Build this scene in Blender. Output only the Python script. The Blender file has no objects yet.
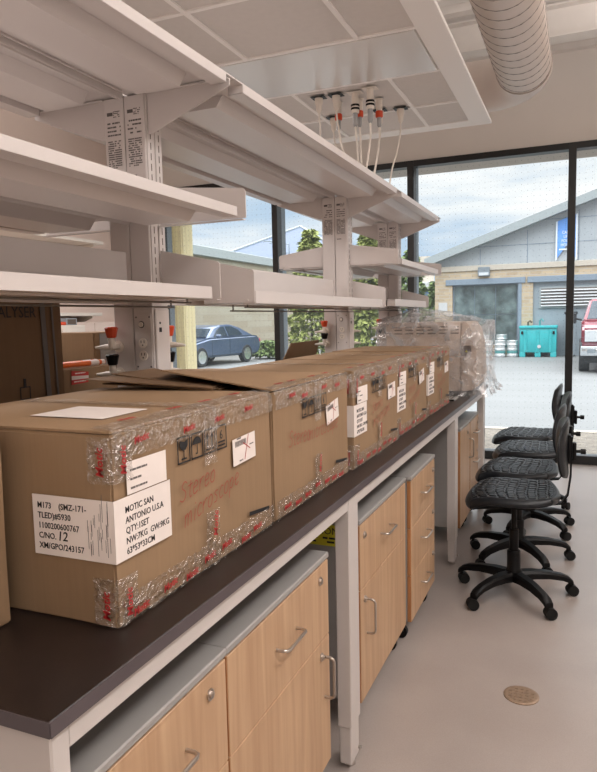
import bpy, bmesh, math, random
from mathutils import Vector, Matrix, noise
random.seed(7)
PI = math.pi
scene = bpy.context.scene
COL = scene.collection

# ------------------------------------------------------------------ materials
def s2l(c):
    c = c / 255.0
    return c / 12.92 if c <= 0.04045 else ((c + 0.055) / 1.055) ** 2.4
def S(r, g, b): return (s2l(r), s2l(g), s2l(b), 1.0)

def newmat(name):
    m = bpy.data.materials.new(name); m.use_nodes = True
    nt = m.node_tree; nt.nodes.clear()
    out = nt.nodes.new('ShaderNodeOutputMaterial')
    return m, nt, out
def N(nt, t, **k):
    n = nt.nodes.new(t)
    for a, v in k.items(): setattr(n, a, v)
    return n
def pmat(name, col, rough=.5, metal=0., var=0., vscale=8., bump=0., bscale=60., stretch=(1,1,1), spec=.5, coat=0., col2=None):
    """principled material with procedural colour variation and bump"""
    m, nt, out = newmat(name)
    p = N(nt, 'ShaderNodeBsdfPrincipled')
    p.inputs['Roughness'].default_value = rough
    p.inputs['Metallic'].default_value = metal
    p.inputs['Specular IOR Level'].default_value = spec
    p.inputs['Coat Weight'].default_value = coat
    nt.links.new(p.outputs[0], out.inputs[0])
    tc = N(nt, 'ShaderNodeTexCoord'); mp = N(nt, 'ShaderNodeMapping')
    mp.inputs['Scale'].default_value = stretch
    nt.links.new(tc.outputs['Object'], mp.inputs[0])
    n = N(nt, 'ShaderNodeTexNoise'); n.inputs['Scale'].default_value = vscale; n.inputs['Detail'].default_value = 4
    nt.links.new(mp.outputs[0], n.inputs['Vector'])
    mx = N(nt, 'ShaderNodeMix', data_type='RGBA')
    a = tuple(c * (1 - var) for c in col[:3]) + (1,)
    b = col2 if col2 else tuple(min(1, c * (1 + var)) for c in col[:3]) + (1,)
    mx.inputs[6].default_value = a; mx.inputs[7].default_value = b
    mr = N(nt, 'ShaderNodeMapRange'); mr.inputs[1].default_value = .3; mr.inputs[2].default_value = .7
    nt.links.new(n.outputs[0], mr.inputs[0]); nt.links.new(mr.outputs[0], mx.inputs[0])
    nt.links.new(mx.outputs[2], p.inputs['Base Color'])
    if bump:
        n2 = N(nt, 'ShaderNodeTexNoise'); n2.inputs['Scale'].default_value = bscale; n2.inputs['Detail'].default_value = 3
        nt.links.new(mp.outputs[0], n2.inputs['Vector'])
        bp = N(nt, 'ShaderNodeBump'); bp.inputs['Strength'].default_value = bump; bp.inputs['Distance'].default_value = .01
        nt.links.new(n2.outputs[0], bp.inputs['Height']); nt.links.new(bp.outputs[0], p.inputs['Normal'])
    return m

M = {}
M['shelf'] = pmat('shelf_white_enamel', S(206, 199, 196), .33, var=.015, vscale=3)
M['ivory'] = pmat('ivory_plastic', S(226, 218, 208), .4, var=.02)
M['leg'] = pmat('bench_white_enamel', S(192, 185, 181), .45, var=.02, vscale=3)
M['wall'] = pmat('wall_paint', S(226, 220, 214), .85, var=.02, vscale=2, bump=.05, bscale=200)
M['wall_l'] = pmat('left_wall_paint', S(226, 208, 198), .8, var=.02, vscale=2)
M['tile'] = pmat('ceiling_tile', S(214, 209, 205), .9, var=.02, vscale=30, bump=.1, bscale=300)
M['tbar'] = pmat('ceiling_bar_white', S(242, 238, 235), .5)
M['worktop'] = pmat('worktop_laminate', S(37, 28, 25), .36, var=.1, vscale=40, bump=.02, bscale=300, spec=.35)
M['wedge'] = pmat('worktop_edge_band', S(78, 70, 73), .4, var=.05)
M['cabgrey'] = pmat('cabinet_grey', S(150, 147, 144), .5, var=.03)
M['steel'] = pmat('brushed_steel', S(190, 182, 175), .28, metal=1., var=.03)
M['darkmetal'] = pmat('dark_metal', S(60, 60, 62), .4, metal=.8)
M['rod'] = pmat('rod_grey_metal', S(120, 114, 110), .35, metal=.7)
M['black'] = pmat('black_plastic', S(13, 13, 14), .42, var=.1, spec=.2)
M['seat'] = pmat('black_polyurethane', S(24, 27, 31), .34, var=.08, vscale=30, bump=.06, bscale=250, spec=.3)
M['rubber'] = pmat('black_rubber', S(10, 10, 10), .6, spec=.3)
M['frame'] = pmat('window_frame_black', S(14, 14, 15), .4)
M['capgrey'] = pmat('mullion_cap_grey', S(120, 130, 138), .5)
M['white'] = pmat('label_paper', S(228, 218, 212), .6, var=.02, vscale=20)
M['ink'] = pmat('black_ink', S(28, 26, 28), .6)
M['inkgrey'] = pmat('grey_ink', S(95, 90, 88), .6)
M['red'] = pmat('red_marker', S(150, 58, 44), .6)
M['tapered'] = pmat('red_tape_print', S(176, 42, 44), .5)
M['redsticker'] = pmat('red_sticker', S(190, 45, 42), .5)
M['orange'] = pmat('orange_plastic', S(206, 72, 34), .4)
M['orangetube'] = pmat('orange_vinyl', S(228, 108, 44), .4)
M['duct'] = pmat('duct_galvanised', S(212, 200, 192), .42, var=.04, vscale=6)
M['seam'] = pmat('duct_seam', S(150, 140, 134), .5)
M['deck'] = pmat('roof_deck_paint', S(222, 217, 212), .6, var=.03)
M['blue'] = pmat('blue_stripe', S(120, 170, 215), .5)
M['timber'] = pmat('pale_pine', S(250, 232, 184), .6, var=.12, vscale=5, stretch=(6, 6, .5))
M['brass'] = pmat('plug_grey', S(150, 150, 150), .4, metal=.3)
M['yellow'] = pmat('yellow_sticker', S(205, 195, 50), .5)

def cardboard(name, col, var=.06):
    m, nt, out = newmat(name)
    p = N(nt, 'ShaderNodeBsdfPrincipled'); p.inputs['Roughness'].default_value = .75; p.inputs['Specular IOR Level'].default_value = .25
    nt.links.new(p.outputs[0], out.inputs[0])
    tc = N(nt, 'ShaderNodeTexCoord')
    n = N(nt, 'ShaderNodeTexNoise'); n.inputs['Scale'].default_value = 5; n.inputs['Detail'].default_value = 6
    nt.links.new(tc.outputs['Object'], n.inputs['Vector'])
    # fine upright corrugation streaks
    mp = N(nt, 'ShaderNodeMapping'); mp.inputs['Scale'].default_value = (120, 120, 3)
    nt.links.new(tc.outputs['Object'], mp.inputs[0])
    n2 = N(nt, 'ShaderNodeTexNoise'); n2.inputs['Scale'].default_value = 1; n2.inputs['Detail'].default_value = 2
    nt.links.new(mp.outputs[0], n2.inputs['Vector'])
    ad = N(nt, 'ShaderNodeMath', operation='ADD'); nt.links.new(n.outputs[0], ad.inputs[0])
    ml = N(nt, 'ShaderNodeMath', operation='MULTIPLY'); ml.inputs[1].default_value = .5
    nt.links.new(n2.outputs[0], ml.inputs[0]); nt.links.new(ml.outputs[0], ad.inputs[1])
    mr = N(nt, 'ShaderNodeMapRange'); mr.inputs[1].default_value = .5; mr.inputs[2].default_value = 1.0
    nt.links.new(ad.outputs[0], mr.inputs[0])
    mx = N(nt, 'ShaderNodeMix', data_type='RGBA')
    mx.inputs[6].default_value = tuple(c * (1 - var * 1.5) for c in col[:3]) + (1,)
    mx.inputs[7].default_value = tuple(c * (1 + var) for c in col[:3]) + (1,)
    nt.links.new(mr.outputs[0], mx.inputs[0]); nt.links.new(mx.outputs[2], p.inputs['Base Color'])
    bp = N(nt, 'ShaderNodeBump'); bp.inputs['Strength'].default_value = .12; bp.inputs['Distance'].default_value = .004
    nt.links.new(ad.outputs[0], bp.inputs['Height']); nt.links.new(bp.outputs[0], p.inputs['Normal'])
    return m
M['card'] = cardboard('kraft_cardboard', S(144, 118, 91))
M['card2'] = cardboard('kraft_cardboard_flap', S(150, 123, 95))
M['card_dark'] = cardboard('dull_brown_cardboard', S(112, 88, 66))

def maple():
    m, nt, out = newmat('maple_veneer')
    p = N(nt, 'ShaderNodeBsdfPrincipled'); p.inputs['Roughness'].default_value = .42
    nt.links.new(p.outputs[0], out.inputs[0])
    tc = N(nt, 'ShaderNodeTexCoord'); mp = N(nt, 'ShaderNodeMapping'); mp.inputs['Scale'].default_value = (14, 14, .8)
    nt.links.new(tc.outputs['Object'], mp.inputs[0])
    n = N(nt, 'ShaderNodeTexNoise'); n.inputs['Scale'].default_value = 2.2; n.inputs['Detail'].default_value = 5; n.inputs['Distortion'].default_value = .6
    nt.links.new(mp.outputs[0], n.inputs['Vector'])
    r = N(nt, 'ShaderNodeValToRGB')
    r.color_ramp.elements[0].position = .3; r.color_ramp.elements[0].color = S(170, 136, 105)
    r.color_ramp.elements[1].position = .7; r.color_ramp.elements[1].color = S(192, 159, 126)
    nt.links.new(n.outputs[0], r.inputs[0]); nt.links.new(r.outputs[0], p.inputs['Base Color'])
    return m
M['maple'] = maple()
M['mapleedge'] = pmat('maple_edge', S(172, 118, 74), .5, var=.08, vscale=6, stretch=(10, 10, 1))

def floormat():
    m, nt, out = newmat('resin_floor')
    p = N(nt, 'ShaderNodeBsdfPrincipled'); nt.links.new(p.outputs[0], out.inputs[0])
    tc = N(nt, 'ShaderNodeTexCoord')
    n = N(nt, 'ShaderNodeTexNoise'); n.inputs['Scale'].default_value = 2.2; n.inputs['Detail'].default_value = 8
    n2 = N(nt, 'ShaderNodeTexNoise'); n2.inputs['Scale'].default_value = 220; n2.inputs['Detail'].default_value = 2
    for q in (n, n2): nt.links.new(tc.outputs['Object'], q.inputs['Vector'])
    ad = N(nt, 'ShaderNodeMix', data_type='FLOAT'); ad.inputs[0].default_value = .35
    nt.links.new(n.outputs[0], ad.inputs[2]); nt.links.new(n2.outputs[0], ad.inputs[3])
    r = N(nt, 'ShaderNodeValToRGB')
    r.color_ramp.elements[0].position = .35; r.color_ramp.elements[0].color = S(150, 140, 134)
    r.color_ramp.elements[1].position = .65; r.color_ramp.elements[1].color = S(164, 154, 148)
    nt.links.new(ad.outputs[0], r.inputs[0]); nt.links.new(r.outputs[0], p.inputs['Base Color'])
    mr = N(nt, 'ShaderNodeMapRange'); mr.inputs[3].default_value = .24; mr.inputs[4].default_value = .36
    nt.links.new(n.outputs[0], mr.inputs[0]); nt.links.new(mr.outputs[0], p.inputs['Roughness'])
    return m
M['floor'] = floormat()

def glassmat():
    """clear pane with a grid of small bird-safety dots"""
    m, nt, out = newmat('dotted_window_glass')
    tc = N(nt, 'ShaderNodeTexCoord'); sp = N(nt, 'ShaderNodeSeparateXYZ')
    nt.links.new(tc.outputs['Object'], sp.inputs[0])
    fr = []
    for ax in ('X', 'Z'):
        dv = N(nt, 'ShaderNodeMath', operation='DIVIDE'); dv.inputs[1].default_value = .058
        nt.links.new(sp.outputs[ax], dv.inputs[0])
        f = N(nt, 'ShaderNodeMath', operation='FRACT'); nt.links.new(dv.outputs[0], f.inputs[0])
        s = N(nt, 'ShaderNodeMath', operation='SUBTRACT'); s.inputs[1].default_value = .5
        nt.links.new(f.outputs[0], s.inputs[0])
        q = N(nt, 'ShaderNodeMath', operation='MULTIPLY'); nt.links.new(s.outputs[0], q.inputs[0]); nt.links.new(s.outputs[0], q.inputs[1])
        fr.append(q)
    ad = N(nt, 'ShaderNodeMath', operation='ADD'); nt.links.new(fr[0].outputs[0], ad.inputs[0]); nt.links.new(fr[1].outputs[0], ad.inputs[1])
    lt = N(nt, 'ShaderNodeMath', operation='LESS_THAN'); lt.inputs[1].default_value = .0028
    nt.links.new(ad.outputs[0], lt.inputs[0])
    ml = N(nt, 'ShaderNodeMath', operation='MULTIPLY'); ml.inputs[1].default_value = .34
    nt.links.new(lt.outputs[0], ml.inputs[0])
    tr = N(nt, 'ShaderNodeBsdfTransparent'); tr.inputs[0].default_value = (.97, .985, .985, 1)
    gl = N(nt, 'ShaderNodeBsdfGlossy'); gl.inputs['Roughness'].default_value = .02; gl.inputs[0].default_value = (1, 1, 1, 1)
    fz = N(nt, 'ShaderNodeFresnel'); fz.inputs[0].default_value = 1.05
    mx = N(nt, 'ShaderNodeMixShader'); nt.links.new(fz.outputs[0], mx.inputs[0]); nt.links.new(tr.outputs[0], mx.inputs[1]); nt.links.new(gl.outputs[0], mx.inputs[2])
    df = N(nt, 'ShaderNodeBsdfDiffuse'); df.inputs[0].default_value = S(95, 105, 115)
    mx2 = N(nt, 'ShaderNodeMixShader'); nt.links.new(ml.outputs[0], mx2.inputs[0]); nt.links.new(mx.outputs[0], mx2.inputs[1]); nt.links.new(df.outputs[0], mx2.inputs[2])
    # faint film of dried rain drops
    v = N(nt, 'ShaderNodeTexVoronoi'); v.inputs['Scale'].default_value = 38; nt.links.new(tc.outputs['Object'], v.inputs['Vector'])
    vl = N(nt, 'ShaderNodeMath', operation='LESS_THAN'); vl.inputs[1].default_value = .13; nt.links.new(v.outputs['Distance'], vl.inputs[0])
    vm = N(nt, 'ShaderNodeMath', operation='MULTIPLY'); vm.inputs[1].default_value = .2; nt.links.new(vl.outputs[0], vm.inputs[0])
    hz = N(nt, 'ShaderNodeMath', operation='ADD'); hz.inputs[1].default_value = .015; nt.links.new(vm.outputs[0], hz.inputs[0])
    tl = N(nt, 'ShaderNodeBsdfTranslucent'); tl.inputs[0].default_value = (.9, .95, 1, 1)
    mx3 = N(nt, 'ShaderNodeMixShader'); nt.links.new(hz.outputs[0], mx3.inputs[0]); nt.links.new(mx2.outputs[0], mx3.inputs[1]); nt.links.new(tl.outputs[0], mx3.inputs[2])
    nt.links.new(mx3.outputs[0], out.inputs[0])
    return m
M['glass'] = glassmat()

def filmmat(name, alpha, tint, bumps, rough=.12, scale=40, gloss=.35, lo=.35, hi=.7):
    """crinkled clear plastic: part transparent, part glossy, thin white veil"""
    m, nt, out = newmat(name)
    tc = N(nt, 'ShaderNodeTexCoord')
    n = N(nt, 'ShaderNodeTexNoise'); n.inputs['Scale'].default_value = scale; n.inputs['Detail'].default_value = 5; n.inputs['Distortion'].default_value = 1.2
    nt.links.new(tc.outputs['Object'], n.inputs['Vector'])
    bp = N(nt, 'ShaderNodeBump'); bp.inputs['Strength'].default_value = bumps; bp.inputs['Distance'].default_value = .02
    nt.links.new(n.outputs[0], bp.inputs['Height'])
    tr = N(nt, 'ShaderNodeBsdfTransparent')
    gl = N(nt, 'ShaderNodeBsdfGlossy'); gl.inputs['Roughness'].default_value = rough; nt.links.new(bp.outputs[0], gl.inputs['Normal'])
    df = N(nt, 'ShaderNodeBsdfDiffuse'); df.inputs[0].default_value = tint; nt.links.new(bp.outputs[0], df.inputs['Normal'])
    mg = N(nt, 'ShaderNodeMixShader'); mg.inputs[0].default_value = gloss
    nt.links.new(df.outputs[0], mg.inputs[1]); nt.links.new(gl.outputs[0], mg.inputs[2])
    mr = N(nt, 'ShaderNodeMapRange'); mr.inputs[1].default_value = lo; mr.inputs[2].default_value = hi
    mr.inputs[3].default_value = alpha * .4; mr.inputs[4].default_value = min(1, alpha * 1.9)
    nt.links.new(n.outputs[0], mr.inputs[0])
    mx = N(nt, 'ShaderNodeMixShader'); nt.links.new(mr.outputs[0], mx.inputs[0])
    nt.links.new(tr.outputs[0], mx.inputs[1]); nt.links.new(mg.outputs[0], mx.inputs[2])
    nt.links.new(mx.outputs[0], out.inputs[0])
    return m
M['tape'] = filmmat('clear_packing_tape', .27, S(196, 172, 146), 1.0, .11, 50, .68)
M['bag'] = filmmat('clear_plastic_bag', .34, S(236, 236, 238), .8, .11, 9, .5, .43, .62)

def perfmat():
    m, nt, out = newmat('perforated_metal_panel')
    p = N(nt, 'ShaderNodeBsdfPrincipled'); p.inputs['Roughness'].default_value = .25; p.inputs['Metallic'].default_value = .1
    nt.links.new(p.outputs[0], out.inputs[0])
    tc = N(nt, 'ShaderNodeTexCoord'); v = N(nt, 'ShaderNodeTexVoronoi'); v.inputs['Scale'].default_value = 110; v.inputs['Randomness'].default_value = 0
    nt.links.new(tc.outputs['Object'], v.inputs['Vector'])
    r = N(nt, 'ShaderNodeValToRGB'); r.color_ramp.elements[0].position = .2; r.color_ramp.elements[0].color = S(150, 146, 142)
    r.color_ramp.elements[1].position = .35; r.color_ramp.elements[1].color = S(214, 210, 206)
    nt.links.new(v.outputs['Distance'], r.inputs[0]); nt.links.new(r.outputs[0], p.inputs['Base Color'])
    return m
M['perf'] = perfmat()

def brickmat(name, c1, c2, mortar, bw, bh, rough=.85, axis='XZ'):
    m, nt, out = newmat(name)
    p = N(nt, 'ShaderNodeBsdfPrincipled'); p.inputs['Roughness'].default_value = rough
    nt.links.new(p.outputs[0], out.inputs[0])
    tc = N(nt, 'ShaderNodeTexCoord'); sp = N(nt, 'ShaderNodeSeparateXYZ'); cb = N(nt, 'ShaderNodeCombineXYZ')
    nt.links.new(tc.outputs['Object'], sp.inputs[0])
    nt.links.new(sp.outputs[axis[0]], cb.inputs[0]); nt.links.new(sp.outputs[axis[1]], cb.inputs[1])
    b = N(nt, 'ShaderNodeTexBrick'); b.inputs['Color1'].default_value = c1; b.inputs['Color2'].default_value = c2; b.inputs['Mortar'].default_value = mortar
    b.inputs['Scale'].default_value = 1; b.inputs['Brick Width'].default_value = bw; b.inputs['Row Height'].default_value = bh
    b.inputs['Mortar Size'].default_value = .012; b.inputs['Mortar Smooth'].default_value = .2
    nt.links.new(cb.outputs[0], b.inputs['Vector']); nt.links.new(b.outputs[0], p.inputs['Base Color'])
    return m
M['brick'] = brickmat('tan_brick', S(192, 172, 144), S(172, 152, 126), S(178, 168, 154), .42, .13)
M['brick_l'] = brickmat('tan_block', S(156, 144, 124), S(168, 160, 142), S(152, 143, 127), .9, .3, axis='YZ')
M['stone'] = pmat('pale_stone', S(188, 178, 164), .8, var=.04)
M['gable'] = pmat('gable_grey_panel', S(168, 174, 178), .6, var=.04, vscale=1.5)
M['roofedge'] = pmat('roof_edge_grey', S(154, 161, 162), .5, var=.02)
M['lintel'] = pmat('lintel_blue_grey', S(126, 139, 152), .5, var=.03)
M['doorgrey'] = pmat('door_grey', S(146, 155, 162), .6, var=.03)
M['darkglass'] = pmat('dark_garage_glass', S(62, 74, 76), .15, var=.5, vscale=2.5, bump=.0, col2=S(110, 126, 126))
M['asphalt'] = pmat('wet_concrete', S(110, 110, 109), .55, var=.07, vscale=.7, bump=.1, bscale=8, stretch=(.5, 1.5, 1))
M['gravel'] = pmat('tan_gravel', S(120, 111, 100), .9, var=.3, vscale=14, bump=.8, bscale=30)
M['teal'] = pmat('teal_polyethylene', S(44, 166, 170), .4, var=.04, vscale=3)
M['keg'] = pmat('keg_steel', S(205, 208, 208), .35, metal=.6, var=.05)
M['kegteal'] = pmat('keg_teal_band', S(90, 150, 150), .4, metal=.4)
M['truckred'] = pmat('truck_red_paint', S(128, 40, 54), .25, coat=.6, var=.03)
M['chrome'] = pmat('chrome', S(205, 210, 215), .15, metal=.8)
M['carblue'] = pmat('car_blue_paint', S(82, 98, 126), .28, metal=.4, coat=.6, var=.03)
M['carglass'] = pmat('car_glass', S(44, 54, 64), .1, var=.1)
M['tyre'] = pmat('tyre_rubber', S(40, 42, 44), .8)
M['taillight'] = pmat('tail_light_red', S(190, 60, 70), .3)
M['headlight'] = pmat('head_light', S(210, 215, 220), .15, metal=.3)
M['bannerblue'] = pmat('banner_blue', S(108, 160, 232), .6, var=.12, vscale=1.2)
M['bannerwhite'] = pmat('banner_white', S(225, 232, 240), .6)
M['slate'] = pmat('blue_slate_roof', S(70, 84, 106), .5, var=.06, vscale=3)
M['foliage'] = pmat('yellow_green_foliage', S(134, 140, 74), .7, var=.35, vscale=5)
M['foliage2'] = pmat('green_foliage', S(104, 122, 68), .7, var=.35, vscale=5)
M['grass'] = pmat('lawn', S(92, 118, 66), .9, var=.2, vscale=4)
M['bark'] = pmat('bark', S(96, 82, 66), .9, var=.2)
M['machine'] = pmat('instrument_enamel', S(196, 178, 164), .5, var=.02)
M['slot'] = pmat('dark_vent', S(96, 84, 76), .7)
M['soffit'] = pmat('soffit_panel', S(190, 184, 178), .8, var=.02)
M['signgrey'] = pmat('lamp_grey', S(120, 128, 134), .5)
M['pipe'] = pmat('conduit_grey', S(150, 140, 130), .5)
M['distant'] = pmat('distant_blue_cladding', S(104, 128, 154), .6, var=.06)
M['distantwhite'] = pmat('distant_white_cladding', S(190, 190, 190), .6, var=.03)
M['drain'] = pmat('cast_drain_cover', S(150, 128, 108), .45, metal=.4, var=.2, vscale=60)

# ------------------------------------------------------------------ geometry helpers
def B(): return bmesh.new()
def box(bm, lo, hi, bev=0., seg=1):
    lo = Vector(lo); hi = Vector(hi); c = (lo + hi) / 2; s = hi - lo
    r = bmesh.ops.create_cube(bm, size=1.0, matrix=Matrix.Translation(c) @ Matrix.Diagonal((s.x, s.y, s.z, 1)))
    if bev:
        es = list({e for v in r['verts'] for e in v.link_edges})
        bmesh.ops.bevel(bm, geom=es, offset=bev, segments=seg, affect='EDGES', profile=.5, clamp_overlap=True)
    return bm
def obox(bm, c, xa, ya, za, bev=0.):
    """oriented box, half-axis vectors"""
    m = Matrix.Identity(4)
    for i, a in enumerate((xa, ya, za)):
        a = Vector(a)
        for j in range(3): m[j][i] = a[j] * 2
    m.translation = Vector(c)
    r = bmesh.ops.create_cube(bm, size=1.0, matrix=m)
    if bev:
        es = list({e for v in r['verts'] for e in v.link_edges})
        bmesh.ops.bevel(bm, geom=es, offset=bev, segments=1, affect='EDGES', clamp_overlap=True)
    return bm
def cyl(bm, p0, p1, r0, r1=None, n=16):
    p0 = Vector(p0); p1 = Vector(p1); r1 = r0 if r1 is None else r1
    d = p1 - p0; q = d.to_track_quat('Z', 'Y').to_matrix().to_4x4(); q.translation = (p0 + p1) / 2
    bmesh.ops.create_cone(bm, cap_ends=True, segments=n, radius1=max(r0, 1e-5), radius2=max(r1, 1e-5), depth=d.length, matrix=q)
    return bm
def tube(bm, pts, r, n=8, closed=False):
    pts = [Vector(p) for p in pts]; rings = []; prev = None
    rr = r if isinstance(r, (list, tuple)) else [r] * len(pts)
    up = None
    for i, p in enumerate(pts):
        a = pts[max(0, i - 1)]; b = pts[min(len(pts) - 1, i + 1)]; t = (b - a).normalized()
        if up is None:
            up = t.orthogonal().normalized()
        else:
            up = (up - t * up.dot(t)); up = up.normalized() if up.length > 1e-6 else t.orthogonal().normalized()
        s = t.cross(up)
        rings.append([bm.verts.new(p + (up * math.cos(2 * PI * k / n) + s * math.sin(2 * PI * k / n)) * rr[i]) for k in range(n)])
    for i in range(len(rings) - 1):
        for k in range(n):
            bm.faces.new((rings[i][k], rings[i][(k + 1) % n], rings[i + 1][(k + 1) % n], rings[i + 1][k]))
    bm.faces.new(rings[0][::-1]); bm.faces.new(rings[-1])
    return bm
def lathe(bm, prof, c=(0, 0, 0), n=24, mat=None):
    """prof: (r, z) pairs; axis Z at c, or transformed by mat"""
    rings = []
    for r, z in prof:
        ring = []
        for k in range(n):
            v = Vector((r * math.cos(2 * PI * k / n), r * math.sin(2 * PI * k / n), z))
            v = (mat @ v) if mat else v + Vector(c)
            ring.append(bm.verts.new(v))
        rings.append(ring)
    for i in range(len(rings) - 1):
        for k in range(n):
            bm.faces.new((rings[i][k], rings[i][(k + 1) % n], rings[i + 1][(k + 1) % n], rings[i + 1][k]))
    bm.faces.new(rings[0][::-1]); bm.faces.new(rings[-1])
    return bm
def prism(bm, poly, ax, a0, a1):
    """poly: 2D points in the plane perpendicular to axis ax ('X': (y,z), 'Y': (x,z), 'Z': (x,y))"""
    def mk(p, a):
        return {'X': (a, p[0], p[1]), 'Y': (p[0], a, p[1]), 'Z': (p[0], p[1], a)}[ax]
    v0 = [bm.verts.new(mk(p, a0)) for p in poly]; v1 = [bm.verts.new(mk(p, a1)) for p in poly]
    n = len(poly)
    fs = [bm.faces.new(v0), bm.faces.new(v1[::-1])]
    for i in range(n): fs.append(bm.faces.new((v0[i], v1[i], v1[(i + 1) % n], v0[(i + 1) % n])))
    bmesh.ops.recalc_face_normals(bm, faces=fs)
    return bm
def quad(bm, a, b, c, d, th=None):
    vs = [bm.verts.new(p) for p in (a, b, c, d)]
    bm.faces.new(vs); return bm
def slab(bm, a, b, c, d, th):
    """thin plate through four corners, thickness th along its normal"""
    a, b, c, d = map(Vector, (a, b, c, d)); n = (b - a).cross(d - a).normalized() * th
    lo = [bm.verts.new(p) for p in (a, b, c, d)]; hi = [bm.verts.new(p + n) for p in (a, b, c, d)]
    bm.faces.new(lo[::-1]); bm.faces.new(hi)
    for i in range(4): bm.faces.new((lo[i], lo[(i + 1) % 4], hi[(i + 1) % 4], hi[i]))
    return bm

WORLD = {}
def obj(name, bm, mat, parent=None, smooth=False, label=None):
    me = bpy.data.meshes.new(name)
    bm.normal_update()
    if smooth:
        for f in bm.faces: f.smooth = True
        for e in bm.edges:
            if len(e.link_faces) == 2 and e.calc_face_angle(0) > .6: e.smooth = False
    bm.to_mesh(me); bm.free()
    me.materials.append(M[mat] if isinstance(mat, str) else mat)
    o = bpy.data.objects.new(name, me); COL.objects.link(o)
    if parent is not None:
        top = parent
        while top.parent is not None: top = top.parent
        if top in WORLD: me.transform(Matrix.Translation(-WORLD[top]))
        o.parent = parent
    if label: o['label'] = label
    return o
def thing(name, label, cat, loc=(0, 0, 0), group=None, world=False, rz=0., kind=None):
    """Empty at the base of a thing; world=True: its parts are given in world coordinates"""
    o = bpy.data.objects.new(name, None); COL.objects.link(o); o.empty_display_size = .05
    o.location = loc; o.rotation_euler = (0, 0, rz)
    o['label'] = label; o['category'] = cat
    if group: o['group'] = group
    if kind: o['kind'] = kind
    if world: WORLD[o] = Vector(loc)
    return o
def tag(o, label, cat, group=None, kind=None):
    o['label'] = label; o['category'] = cat
    if group: o['group'] = group
    if kind: o['kind'] = kind
    return o
def struct(name, bm=None, mat=None, parent=None, smooth=False):
    if bm is None:
        o = bpy.data.objects.new(name, None); COL.objects.link(o)
    else: o = obj(name, bm, mat, parent, smooth)
    if parent is None: o['kind'] = 'structure'
    return o
def copy_tree(root, loc, rz=None, label=None):
    r = root.copy(); COL.objects.link(r); r.location = loc
    if rz is not None: r.rotation_euler = (0, 0, rz)
    if label: r['label'] = label
    def rec(a, b):
        for ch in list(a.children):
            c = ch.copy(); COL.objects.link(c); c.parent = b; rec(ch, c)
    rec(root, r)
    return r

_txt = {}
def text(bm, body, size, origin, xd, yd, depth=.0006, shear=0., bold=0., align='LEFT', width=1., spacing=1.):
    """lettering as thin solid geometry, baseline start at origin, along xd, up yd"""
    key = (body, shear, bold, align, spacing)
    if key not in _txt:
        cu = bpy.data.curves.new('lettering', 'FONT'); cu.body = body; cu.size = 1; cu.shear = shear; cu.offset = bold
        cu.align_x = align; cu.resolution_u = 2; cu.extrude = .5; cu.space_line = spacing
        to = bpy.data.objects.new('lettering', cu); COL.objects.link(to)
        dg = bpy.context.evaluated_depsgraph_get(); dg.update()
        me = bpy.data.meshes.new_from_object(to.evaluated_get(dg))
        _txt[key] = ([v.co.copy() for v in me.vertices], [tuple(p.vertices) for p in me.polygons])
        bpy.data.objects.remove(to); bpy.data.curves.remove(cu); bpy.data.meshes.remove(me)
    vs, fs = _txt[key]
    xd = Vector(xd).normalized(); yd = Vector(yd).normalized(); zd = xd.cross(yd); o = Vector(origin)
    nv = [bm.verts.new(o + xd * (v.x * size * width) + yd * (v.y * size) + zd * ((v.z + .5) * depth)) for v in vs]
    for f in fs:
        try: bm.faces.new([nv[i] for i in f])
        except ValueError: pass
    return bm

# hand lettering: strokes in a unit cell (x 0..w, y -.5..1.5)
GLY = {
 'S': (1.0, [[(.85,1.25),(.55,1.45),(.2,1.25),(.25,.95),(.7,.65),(.75,.25),(.4,0),(.05,.15)]]),
 't': (.6, [[(.3,1.3),(.25,.3),(.35,0),(.55,.1)],[(.0,.9),(.6,1.0)]]),
 'e': (.8, [[(.1,.5),(.65,.6),(.6,.9),(.3,1.0),(.08,.6),(.15,.15),(.4,0),(.75,.2)]]),
 'r': (.7, [[(.1,.95),(.12,0)],[(.12,.55),(.35,.9),(.65,.95)]]),
 'o': (.85, [[(.45,1.0),(.12,.75),(.1,.25),(.4,0),(.7,.25),(.7,.75),(.45,1.0)]]),
 'm': (1.2, [[(.08,.95),(.12,0)],[(.12,.6),(.35,.95),(.5,.8),(.52,0)],[(.52,.6),(.78,.95),(.95,.75),(1.0,0)]]),
 'i': (.4, [[(.2,.9),(.2,0)],[(.22,1.25),(.25,1.33)]]),
 'c': (.75, [[(.7,.85),(.4,1.0),(.1,.6),(.2,.12),(.45,0),(.7,.15)]]),
 's': (.75, [[(.65,.9),(.35,1.0),(.15,.75),(.55,.4),(.5,.08),(.1,.05)]]),
 'p': (.85, [[(.12,.95),(.1,-.6)],[(.12,.7),(.45,1.0),(.72,.6),(.5,.1),(.14,.2)]]),
 ' ': (.6, []),
}
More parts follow.
